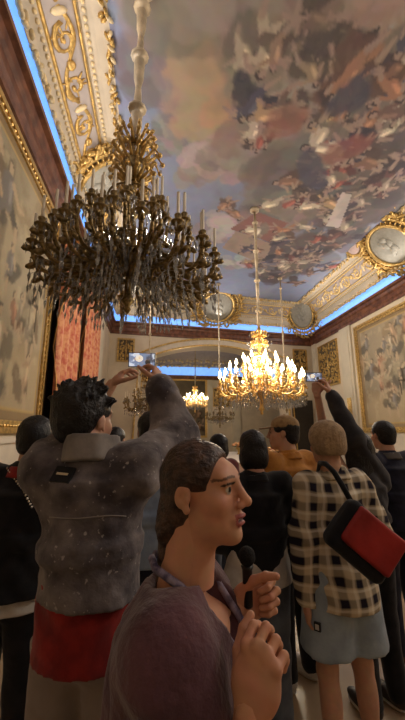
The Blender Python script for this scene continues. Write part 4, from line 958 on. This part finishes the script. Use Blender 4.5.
HAIR_BLACK = mat('black_hair', (24, 20, 20), .45, rgb2=(14, 12, 12), scale=60, bump=.5, bscale=120)
HAIR_DARK = mat('dark_brown_hair', (82, 58, 44), .4, rgb2=(44, 30, 24), scale=50, bump=.5, bscale=140)
BLACKC = cloth_mat('black_cloth', (30, 29, 32), (18, 18, 20)); NAVY = cloth_mat('navy_cloth', (34, 36, 54), (24, 26, 38)); WHITEC = cloth_mat('white_cotton', (206, 200, 190), (186, 180, 172))
JEANS = cloth_mat('worn_denim', (104, 112, 124), (78, 86, 98), scale=9); PALEJ = cloth_mat('pale_denim', (158, 172, 182), (136, 150, 162), scale=9); GREYP = cloth_mat('pale_grey_trousers', (150, 138, 130), (128, 116, 110), scale=6)
SHOE_W = mat('white_shoe', (206, 200, 192), .6); SHOE_B = mat('dark_shoe', (40, 32, 30), .5); SOLE = mat('shoe_sole', (190, 184, 176), .7)
REDC = cloth_mat('dark_red_cotton', (150, 40, 34), (116, 28, 26)); MUST = cloth_mat('mustard_cloth', (196, 136, 62), (170, 112, 48))
def grey_denim():
    m = cloth_mat('washed_grey_denim', (134, 126, 124), (68, 62, 66), scale=7, bump=.8, bscale=22); nt = m.node_tree; b = nt.nodes['Principled BSDF']
    src = b.inputs['Base Color'].links[0].from_socket; tc = nt.nodes.new('ShaderNodeTexCoord'); n = nt.nodes.new('ShaderNodeTexNoise'); n.inputs['Scale'].default_value = 55; n.inputs['Detail'].default_value = 2
    r = nt.nodes.new('ShaderNodeValToRGB'); r.color_ramp.elements[0].position = .66; r.color_ramp.elements[1].position = .72; r.color_ramp.elements[0].color = (0, 0, 0, 1); r.color_ramp.elements[1].color = (.5, .5, .5, 1)
    mx = nt.nodes.new('ShaderNodeMix'); mx.data_type = 'RGBA'; nt.links.new(tc.outputs['Object'], n.inputs['Vector']); nt.links.new(n.outputs['Fac'], r.inputs['Fac']); nt.links.new(r.outputs['Color'], mx.inputs['Factor'])
    nt.links.new(src, mx.inputs[6]); mx.inputs[7].default_value = (*s2l((196, 190, 186)), 1); nt.links.new(mx.outputs[2], b.inputs['Base Color']); return m
GDEN = grey_denim()

def xy(u, v, Y): q = px(u, v, Y); return q[0], q[1]

# --- phones held up
def phone(pos, nrm, up, w, h, label, seed, portrait=False):
    nrm = _n(nrm); up = _n(np.array(up)-nrm*(np.array(up)@nrm)); rt = np.cross(up, nrm); R = np.stack([rt, up, nrm], 1)
    root = empty('phone', pos); tag(root, label, 'phone', None)
    def T(bm): return bm.map(lambda x, y, z: R@np.array((x, y, z)))
    m = MB(); m.box((-w/2, -h/2, -.004), (w/2, h/2, .004)); T(m).build('case', mat('phone_case', (26, 26, 30), .4), root)
    c = Canvas(-w/2+.004, w/2-.004, -h/2+.004, h/2-.004, .0022, (120, 132, 158)); c.noise((70, 66, 70), 30, .5, .1, .8, seed); c.noise((214, 220, 232), 40, .58, .08, .9, seed+3)
    c.ell(-w*.1, h*.1, w*.14, h*.22, 0, (236, 222, 200)); c.ell(w*.22, -h*.15, w*.1, h*.18, 0, (60, 52, 46)); c.noise((190, 150, 100), 60, .6, .1, .6, seed+6)
    c.build('screen', paint_mat('lit_screen', .3, emit=.9), lambda x, y: (np.stack([x, y, x*0+.0046], -1))@R.T, root)
    m = MB()
    for q_ in (0, 1): m.lathe([(.006, 0), (.006, .002), (.003, .003)], (w/2-.018-.016*q_, h/2-.015, 0), 10)
    m.map(lambda x, y, z: R@np.array((x, y, -.004-z))).build('camera_lens', mat('lens_glass', (12, 12, 16), .1), root)
    return root
# --- the guide in the plum wrap, in profile at the front
ax, ay = xy(189, 560, .80)
A = Person('woman in profile wearing a plum wrap and lanyard, speaking with a black microphone in hand', (ax, ay), -107, 1.60, width=.84, shz=1.36, skin=s2l((214, 158, 126)), lean=(.0, .0), head_pitch=6, head_yaw=-15, sex='f', fine=True,
           arm_l=((ax+.13, ay+.22, 1.05), px(236, 607, .86)), arm_r=((ax+.06, ay-.24, 1.02), px(250, 712, .6)),
           hand_l=dict(fingers=(.9, .05, .3), thumb=(-.3, 0, .95), dorsal=(.1, 1, 0), curl=((62, 80, 50), (70, 82, 50), (74, 84, 50), (78, 84, 50)), tdir=(.5, .75, -.55), size=.98),
           hand_r=dict(fingers=(.3, .05, 1), thumb=(-.6, .6, .2), dorsal=(.55, -.8, 0), curl=((40, 60, 35), (45, 66, 40), (50, 70, 40), (56, 70, 40)), tdir=(.55, .85, -.45), size=.94))
PLUM = cloth_mat('plum_knit', (100, 66, 73), (76, 49, 55), scale=8, bump=.5, bscale=60, sheen=.3)
def drape(f):
    k, P = A.s, A.P
    f.econe(P(0, -.01, .8), P(0, -.02, 1.33), (.245*k, .19*k), (.195*k, .125*k), k=.06); f.cone(P(-.14, -.02, 1.36), P(.14, -.02, 1.36), .066*k, .066*k, .06)
    f.fn(lambda X: .009*np.sin(np.arctan2(X[:, 1], X[:, 0])*11+3*np.sin(X[:, 2]*5))*np.clip((1.34-X[:, 2])*3, 0, 1))
    f.ell(P(0, .105, 1.40), np.array((.075, .10, .13))*k, None, .02, 's'); f.ell(P(0, -.03, 1.52), np.array((.108, .1, .125))*k, None, .015, 's')
A.top('wrap', PLUM, hem=.76, loose=.03, sleeve='short', armloose=.35, extra=drape, neck=.08, seed=5, flare=1.2)
A.bottoms('trousers', BLACKC); A.shoes(SHOE_B, SOLE); A.hair(HAIR_DARK, 'tied', h=.0045, rag=.004, ragscale=40, seed=2)
ln = MB()
for sg in (-1, 1):
    pts = [A.P(sg*.012, -.088, 1.478), A.P(sg*.05, -.068, 1.47), A.P(sg*.07, -.005, 1.445), A.P(sg*.076, .06, 1.4), A.P(sg*.066, .115, 1.33), A.P(sg*.035, .16, 1.22), A.P(0, .18, 1.08)]; ln.tube(pts, .0085, 6)
lan = ln.build('lanyard', mat('lanyard_ribbon', (64, 54, 84), .6, rgb2=(150, 140, 160), scale=50), A.root, smooth=True)
br = MB(); wl = A.J['wrl']; dl = _n(wl-A.J['ell']); n1 = _n(np.cross(dl, (0, 0, 1))); n2 = np.cross(dl, n1)
for o_ in (.03, .042): br.tube([wl-dl*o_+.031*(n1*math.cos(t)+n2*math.sin(t)) for t in np.linspace(0, 2*math.pi, 19)], .004, 6)
br.build('bracelet', mat('silver_metal', (210, 206, 200), .25, .9), A.root, smooth=True)
mp = px(247, 560, .845); root = empty('microphone', mp); tag(root, 'small black microphone gripped in the raised fist of the woman in the plum wrap', 'microphone')
m = MB(); m.lathe([(.006, -.1), (.011, -.095), (.012, -.02), (.015, -.012)], n=14); m.build('handle', mat('black_plastic', (22, 22, 24), .4), root, smooth=True)
m = MB(); m.ell((0, 0, .008), (.02, .02, .022), None, 14, 9); m.build('windscreen', mat('black_foam', (16, 16, 18), .9, bump=.5, bscale=300), root, smooth=True)

# --- the man in the washed grey jacket, filming with both arms up
bx, by = xy(97, 500, 1.34)
B = Person('man in a washed grey denim jacket, back turned, holding a phone up with both hands', (bx, by), -16, 1.85, head_yaw=-14, lean=(-.04, .02), hoff=(-.05, 0, -.062), hs=1.1, head_pitch=3,
           arm_r=(px(176, 437, 1.52), px(160, 384, 1.62)), arm_l=(px(84, 428, 1.72), px(112, 384, 1.72)),
           width=.86, hand_r=dict(fingers=(-.25, .25, .9), thumb=(-.5, -.85, .1), dorsal=(.9, -.1, .3), curl=((40, 40, 25), (42, 42, 25), (45, 45, 25), (50, 45, 25)), size=.98, h=.0035),
           hand_l=dict(fingers=(.6, .15, .75), thumb=(.4, -.9, -.1), dorsal=(-.75, -.1, .6), curl=((25, 35, 20), (28, 36, 20), (30, 38, 20), (32, 38, 20)), size=.98, h=.0035))
jk = B.top('jacket', GDEN, hem=1.025, loose=.03, bare_l=True, armloose=1.25, neck=.07, collar=.085, k2=.07, seed=3, wr=.022, cuff=1.15, flare=1.05, collar_m=cloth_mat('pale_grey_denim', (150, 142, 134), (116, 110, 106), scale=9))
B.top('shirt', REDC, hem=.862, loose=.02, neck=.06, sleeve='short', seed=8, flare=1.14, arms='', under=True)
B.bottoms('trousers', GREYP, loose=.016, waist=.86); B.shoes(SHOE_W, SOLE); B.hair(HAIR_BLACK, 'spiky', seed=4, rag=.008)
def on_back(p, u, v, off=.004):
    "nearest camera-facing point on a garment at an image position, in the garment's own space"
    import mathutils
    o = p; d = Vector(px(u, v, 1.0)-CAMP); mw = p.parent.matrix_basis if p.parent else Matrix(); iv = mw.inverted()
    from mathutils.bvhtree import BVHTree
    t = BVHTree.FromPolygons([vv.co for vv in o.data.vertices], [tuple(f_.vertices) for f_ in o.data.polygons])
    h, nn, _, _ = t.ray_cast(iv@Vector(CAMP), (iv.to_3x3()@d).normalized())
    return (np.array(h)+np.array(nn)*off, np.array(nn)) if h is not None else (None, None)
def patch(p, u, v, w_, h_, rolls, m, name, parent, th=.004):
    c, n = on_back(p, u, v, .009)
    if c is None: return None
    up = _n(np.array((0, 0, 1.0))-n*n[2]); rt = np.cross(up, n); a = math.radians(rolls); r2 = rt*math.cos(a)+up*math.sin(a); u2 = up*math.cos(a)-rt*math.sin(a); R = np.stack([r2, u2, n], 1)
    b = MB(); b.box((-w_/2, -h_/2, -th*2), (w_/2, h_/2, th)); b.map(lambda x, y, z: R@np.array((x, y, z))+c); return b.build(name, m, parent), c, R
q_ = patch(jk, 64, 476, .072, .056, -4, BLACKC, 'label_patch', jk)
if q_: b = MB(); b.box((-.022, -.004, .004), (.022, .004, .0065)); c_, R_ = q_[1], q_[2]; b.map(lambda x, y, z: R_@np.array((x, y, z))+c_); b.build('label_bar', mat('pale_thread', (214, 196, 160), .7), q_[0])
def seam(g, pts, name, m, r=.0022, off=.002):
    P = [on_back(g, u, v, off)[0] for u, v in pts]; P = [p_ for p_ in P if p_ is not None]
    if len(P) > 1: b = MB(); b.tube(P, r, 5); return b.build(name, m, g, smooth=True)
M_thread = mat('grey_thread', (150, 144, 138), .8)
seam(jk, [(50+4*k, 517+math.sin(k*.3)*1.5) for k in range(20)], 'back_seam', M_thread)
phone(px(142, 360, 1.665), -FW, (0.03, 0, 1), .135, .073, 'phone held up sideways in front of the arch by the man in the grey jacket', 3)

# --- the rest of the crowd
def front(x, y, face, H, wz=1.2, wy=.27):
    R = rot('Z', face); k = H/1.75; f = lambda a: tuple(R@(np.array(a)*k)+np.array((x, y, 0))); return dict(arm_r=(f((.225, .02, 1.13)), f((.09, wy, wz))), arm_l=(f((-.225, .02, 1.13)), f((-.09, wy, wz))))
def FH(face, h=.004): R = rot('Z', face); return dict(hand_r=dict(fingers=R@np.array((-.5, .5, .6)), thumb=R@np.array((-.3, .2, 1)), dorsal=R@np.array((.5, .8, 0)), curl=CURL_REST, h=h), hand_l=dict(fingers=R@np.array((.5, .5, .6)), thumb=R@np.array((.3, .2, 1)), dorsal=R@np.array((-.5, .8, 0)), curl=CURL_REST, h=h))
# left edge, black coat
cx, cy = xy(12, 560, 1.9)
P_ = Person('person in a black coat with red collar and silver chain strap at the left edge', (cx, cy), -8, 1.70, lean=(.05, 0), **front(cx, cy, -8, 1.70), **FH(-8))
ct = P_.top('coat', BLACKC, hem=.92, loose=.05, flare=1.2, neck=.066, collar=.05, collar_m=REDC, seed=11, hood=True)
P_.top('shirt', WHITEC, hem=.855, loose=.03, sleeve='short', neck=.06, flare=1.12, seed=12, arms='', under=True); P_.bottoms('trousers', BLACKC); P_.shoes(SHOE_B, SOLE); P_.hair(HAIR_BLACK, 'short', seed=5)
pts = [(8+k*1.5, 467+k*2.4+.06*(k-9)**2*.4) for k in range(17)]; b = MB()
for u, v in pts:
    c_, _n_ = on_back(ct, u, v, .006)
    if c_ is not None: b.ell(c_, (.006, .006, .007), None, 6, 4)
if b.V: b.build('chain_strap', mat('silver_metal', (210, 206, 200), .25, .9), ct)
# woman in black in the centre
cx, cy = xy(255, 500, 2.0)
P_ = Person('dark-haired person all in black and jeans, standing just beyond the woman in plum', (cx, cy), 4, 1.63, sex='f', **front(cx, cy, 4, 1.63), **FH(4))
P_.top('sweater', BLACKC, hem=.92, loose=.035, neck=.06, collar=.04, seed=14); P_.top('shirt', WHITEC, hem=.88, loose=.024, sleeve='short', neck=.056, flare=1.2, seed=15, arms='', under=True)
P_.bottoms('jeans', JEANS, loose=.022); P_.shoes(SHOE_B, SOLE); P_.hair(HAIR_BLACK, 'bob', seed=7, rag=.004)
# cap and mustard jacket
cx, cy = xy(289, 500, 2.5)
E_ = Person('man in a tan baseball cap and mustard jacket, looking off towards the lit chandelier', (cx, cy), 25, 1.73, head_yaw=38, hs=1.06, **front(cx, cy, 25, 1.70), **FH(25))
E_.top('jacket', MUST, hem=.9, loose=.04, collar=.045, seed=17); E_.bottoms('trousers', BLACKC); E_.shoes(SHOE_W, SOLE); E_.hair(HAIR_BLACK, 'short', seed=9)
CAPM = cloth_mat('tan_cap_cloth', (168, 138, 96), (140, 112, 76), scale=30)
def head_p(p, v): return p.HO+p.HR@(np.array(v, float)*p.s)
f = Field(E_.HO-.2, E_.HO+.22, .006); f.ell(head_p(E_, (0, -.02, .055)), (.088, .108, .08), E_.HR, .01); f.cut(tuple(-E_.HR[:, 2]), -(E_.HR[:, 2]@head_p(E_, (0, 0, .035)))); cap = E_.child('cap', f, CAPM)
f = Field(E_.HO-.2, E_.HO+.22, .005); f.econe(head_p(E_, (0, .05, .045)), head_p(E_, (0, .165, .03)), (.075, .008), (.055, .007), E_.HR[:, 0], .005, cap=.02); E_.child('brim', f, CAPM, cap)
b = MB(); b.ell(head_p(E_, (0, -.02, .136)), (.009, .009, .006)); b.build('button', CAPM, cap)
# beanie and plaid
cx, cy = xy(337, 540, 1.82)
Fp = Person('person in a beige beanie, plaid shirt and pale denim shorts, red bag on the back', (cx, cy), 6, 1.665, width=.84, lean=(-.01, 0), arm_l=((xy(305, 520, 1.8)[0]-.01, cy-.02, 1.1), px(306, 602, 1.78)), hand_l=dict(fingers=(.1, .1, -1), thumb=(.3, .9, 0), dorsal=(-1, .1, 0), curl=CURL_REST, h=.004))
def plaid():
    m = bpy.data.materials.new('plaid_flannel'); m.use_nodes = True; nt = m.node_tree; b = nt.nodes['Principled BSDF']; b.inputs['Roughness'].default_value = .9; b.inputs['Specular IOR Level'].default_value = .15
    tc = nt.nodes.new('ShaderNodeTexCoord'); nz = nt.nodes.new('ShaderNodeTexNoise'); nz.inputs['Scale'].default_value = 5
    sc_ = nt.nodes.new('ShaderNodeVectorMath'); sc_.operation = 'SCALE'; sc_.inputs['Scale'].default_value = .05; ad = nt.nodes.new('ShaderNodeVectorMath'); sp = nt.nodes.new('ShaderNodeSeparateXYZ')
    nt.links.new(tc.outputs['Object'], nz.inputs['Vector']); nt.links.new(nz.outputs['Color'], sc_.inputs[0]); nt.links.new(tc.outputs['Object'], ad.inputs[0]); nt.links.new(sc_.outputs[0], ad.inputs[1]); nt.links.new(ad.outputs[0], sp.inputs[0])
    def wave(sock, fr, ph, lo, hi):
        a = nt.nodes.new('ShaderNodeMath'); a.operation = 'MULTIPLY_ADD'; a.inputs[1].default_value = fr; a.inputs[2].default_value = ph; nt.links.new(sock, a.inputs[0])
        s_ = nt.nodes.new('ShaderNodeMath'); s_.operation = 'SINE'; nt.links.new(a.outputs[0], s_.inputs[0]); r = nt.nodes.new('ShaderNodeMapRange'); r.inputs['From Min'].default_value = lo; r.inputs['From Max'].default_value = hi; nt.links.new(s_.outputs[0], r.inputs['Value']); return r.outputs[0]
    def mixc(fac, a, c):
        x = nt.nodes.new('ShaderNodeMix'); x.data_type = 'RGBA'; nt.links.new(fac, x.inputs['Factor'])
        if isinstance(a, tuple): x.inputs[6].default_value = (*s2l(a), 1)
        else: nt.links.new(a, x.inputs[6])
        x.inputs[7].default_value = (*s2l(c), 1); return x.outputs[2]
    def half(f, g):
        x = nt.nodes.new('ShaderNodeMath'); x.operation = 'ADD'; nt.links.new(f, x.inputs[0]); nt.links.new(g, x.inputs[1]); y = nt.nodes.new('ShaderNodeMath'); y.operation = 'MULTIPLY'; y.inputs[1].default_value = .5; nt.links.new(x.outputs[0], y.inputs[0]); return y.outputs[0]
    c = mixc(half(wave(sp.outputs['X'], 74, 0, -.1, .45), wave(sp.outputs['Z'], 74, 1, -.1, .45)), (204, 188, 158), (36, 32, 44))
    c = mixc(half(wave(sp.outputs['X'], 74, 2.4, .86, .95), wave(sp.outputs['Z'], 74, 3.4, .86, .95)), c, (226, 218, 200))
    nt.links.new(c, b.inputs['Base Color']); return m
PLAID = plaid()
sh = Fp.top('plaid_shirt', PLAID, hem=.82, loose=.03, collar=.045, flare=1.35, seed=21, wr=.014)
Fp.bottoms('shorts', PALEJ, length='short', loose=.035); Fp.shoes(SHOE_W, SOLE)
f = Field(Fp.HO-.17, Fp.HO+.2, .006); f.ell(head_p(Fp, (0, -.022, .04)), (.094, .112, .096), Fp.HR, .01); f.ell(head_p(Fp, (0, -.045, -.02)), (.088, .088, .07), Fp.HR, .03); f.fn(lambda X: .0016*np.sin(np.arctan2(X[:, 1]-Fp.HO[1], X[:, 0]-Fp.HO[0])*50)); f.cut(tuple(-Fp.HR[:, 2]), -(Fp.HR[:, 2]@head_p(Fp, (0, 0, -.062)))); f.ell(head_p(Fp, (0, .12, -.06)), (.09, .1, .09), Fp.HR, .01, 's')
Fp.child('beanie', f, cloth_mat('beige_knit', (176, 150, 116), (150, 126, 96), scale=40, bump=.6, bscale=90))
b = patch(None or [c for c in Fp.root.children if c.name.startswith('shorts')][0], 318, 626, .03, .036, 0, BLACKC, 'label_patch', [c for c in Fp.root.children if c.name.startswith('shorts')][0])
if b: q2 = MB(); q2.box((-.009, -.011, .004), (.009, .011, .006)); c2, R2 = b[1], b[2]; q2.map(lambda x, y, z: R2@np.array((x, y, z))+c2); q2.build('label_print', WHITEC, b[0])
# red and black bag slung on the plaid back
bc = px(363, 542, 1.46); root = empty('shoulder_bag', bc, math.radians(-4)); tag(root, 'red and black shoulder bag slung across the plaid shirt', 'bag')
Rb = rot('Y', 40)
def box_field(lo, hi, r, h=.006, warp=0):
    f = Field(np.array(lo)-.06, np.array(hi)+.06, h); X = np.stack(np.meshgrid(*f.ax, indexing='ij'), -1); c = (np.array(lo)+hi)/2; q_ = np.abs(X-c)-(np.array(hi)-lo)/2+r
    f.F = (np.linalg.norm(np.maximum(q_, 0), axis=-1)+np.minimum(q_.max(-1), 0)-r).astype(np.float32)
    if warp: f.warp(warp, 9, 3)
    return f
def rb(V): return V@Rb.T
for nm, lo, hi, r, m in (('body', (-.145, -.045, -.105), (.14, .05, .12), .035, cloth_mat('black_nylon', (26, 26, 30), (18, 18, 20))), ('flap', (-.115, -.062, -.055), (.13, -.03, .112), .014, mat('red_vinyl', (176, 46, 44), .45, rgb2=(140, 34, 34), scale=7, bump=.3, bscale=12))):
    V, Q = box_field(lo, hi, r, .006, .006).mesh(); link_mesh(nm, rb(V), Q, m, root, True)
b = MB(); Rz_ = rot('Z', -4)
sp_ = [Rz_.T@(np.array(px(u, v, Y))-bc) for u, v, Y in ((352, 503, 1.54), (342, 485, 1.56), (334, 472, 1.6), (326, 464, 1.66), (320, 463, 1.8), (318, 476, 1.9))]; b.tube(sp_, .014, 6); b.build('strap', cloth_mat('black_nylon', (26, 26, 30)), root, smooth=True)
# raised phone beyond the beanie
cx, cy = xy(364, 500, 2.2)
G_ = Person('long-haired person in black beyond the plaid shirt, both arms raised to film', (cx, cy), 14, 1.62, sex='f', head_yaw=8, arm_r=(px(352, 437, 2.16), px(331, 394, 2.24)), arm_l=(px(326, 440, 2.36), px(317, 393, 2.3)),
            width=.86, hand_r=dict(fingers=(-.25, .2, .95), thumb=(-.6, -.75, .1), dorsal=(.9, -.2, .2), curl=((30, 36, 25),)*4, h=.004), hand_l=dict(fingers=(.15, .2, .95), thumb=(.5, -.8, .1), dorsal=(-.9, 0, .3), curl=((30, 36, 25),)*4, h=.004))
G_.top('jacket', cloth_mat('charcoal_cloth', (54, 52, 54), (40, 38, 40)), hem=.9, loose=.028, arms='r', seed=24); G_.bottoms('trousers', BLACKC); G_.shoes(SHOE_B, SOLE); G_.hair(HAIR_BLACK, 'long', seed=12, rag=.004)
phone(px(314, 377, 2.26), -FW, (0, 0, 1), .115, .066, 'bright phone held up at right, above the beige beanie', 9)
# far right man
cx, cy = xy(392, 500, 2.6)
H_ = Person('short-haired man in a dark jacket in front of the right tapestry', (cx, cy), 4, 1.71, **front(cx, cy, 4, 1.71), **FH(4))
H_.top('jacket', NAVY, hem=.92, loose=.045, collar=.05, seed=27, collar_m=cloth_mat('grey_collar', (96, 92, 88))); H_.bottoms('trousers', NAVY); H_.shoes(mat('brown_shoe', (92, 58, 44), .5), SOLE); H_.hair(HAIR_BLACK, 'short', seed=14)
# heads further in
def walker(u, Y, H, face, label, top_m, bot_m, style, seed, sex='m', hy=0):
    x, y = xy(u, 500, Y); p = Person(label, (x, y), face, H, sex=sex, head_yaw=hy, **front(x, y, face, H), **FH(face, .006)); p.top('sweater', top_m, hem=.92, loose=.035, collar=.04, seed=seed); p.bottoms('trousers', bot_m); p.shoes(SHOE_B, SOLE); p.hair(HAIR_BLACK if seed % 2 else HAIR_DARK, style, seed=seed); return p
walker(220, 3.2, 1.60, 40, 'dark-haired woman in a maroon sweater, just past the hair of the woman in plum', cloth_mat('maroon_knit', (108, 52, 50), (80, 38, 38)), JEANS, 'bob', 31, 'f')
walker(112, 3.1, 1.66, -20, 'dark-haired person just past the chin of the man in the grey jacket', BLACKC, BLACKC, 'short', 33)
walker(149, 2.1, 1.74, 0, 'black-haired person in pale blue, mostly hidden by the raised sleeve of the grey jacket', cloth_mat('pale_blue_cotton', (150, 166, 186), (130, 146, 168)), NAVY, 'short', 35)
walker(193, 6.0, 1.63, 15, 'distant dark-haired person in a white shirt under the small lit chandelier', WHITEC, BLACKC, 'short', 37)
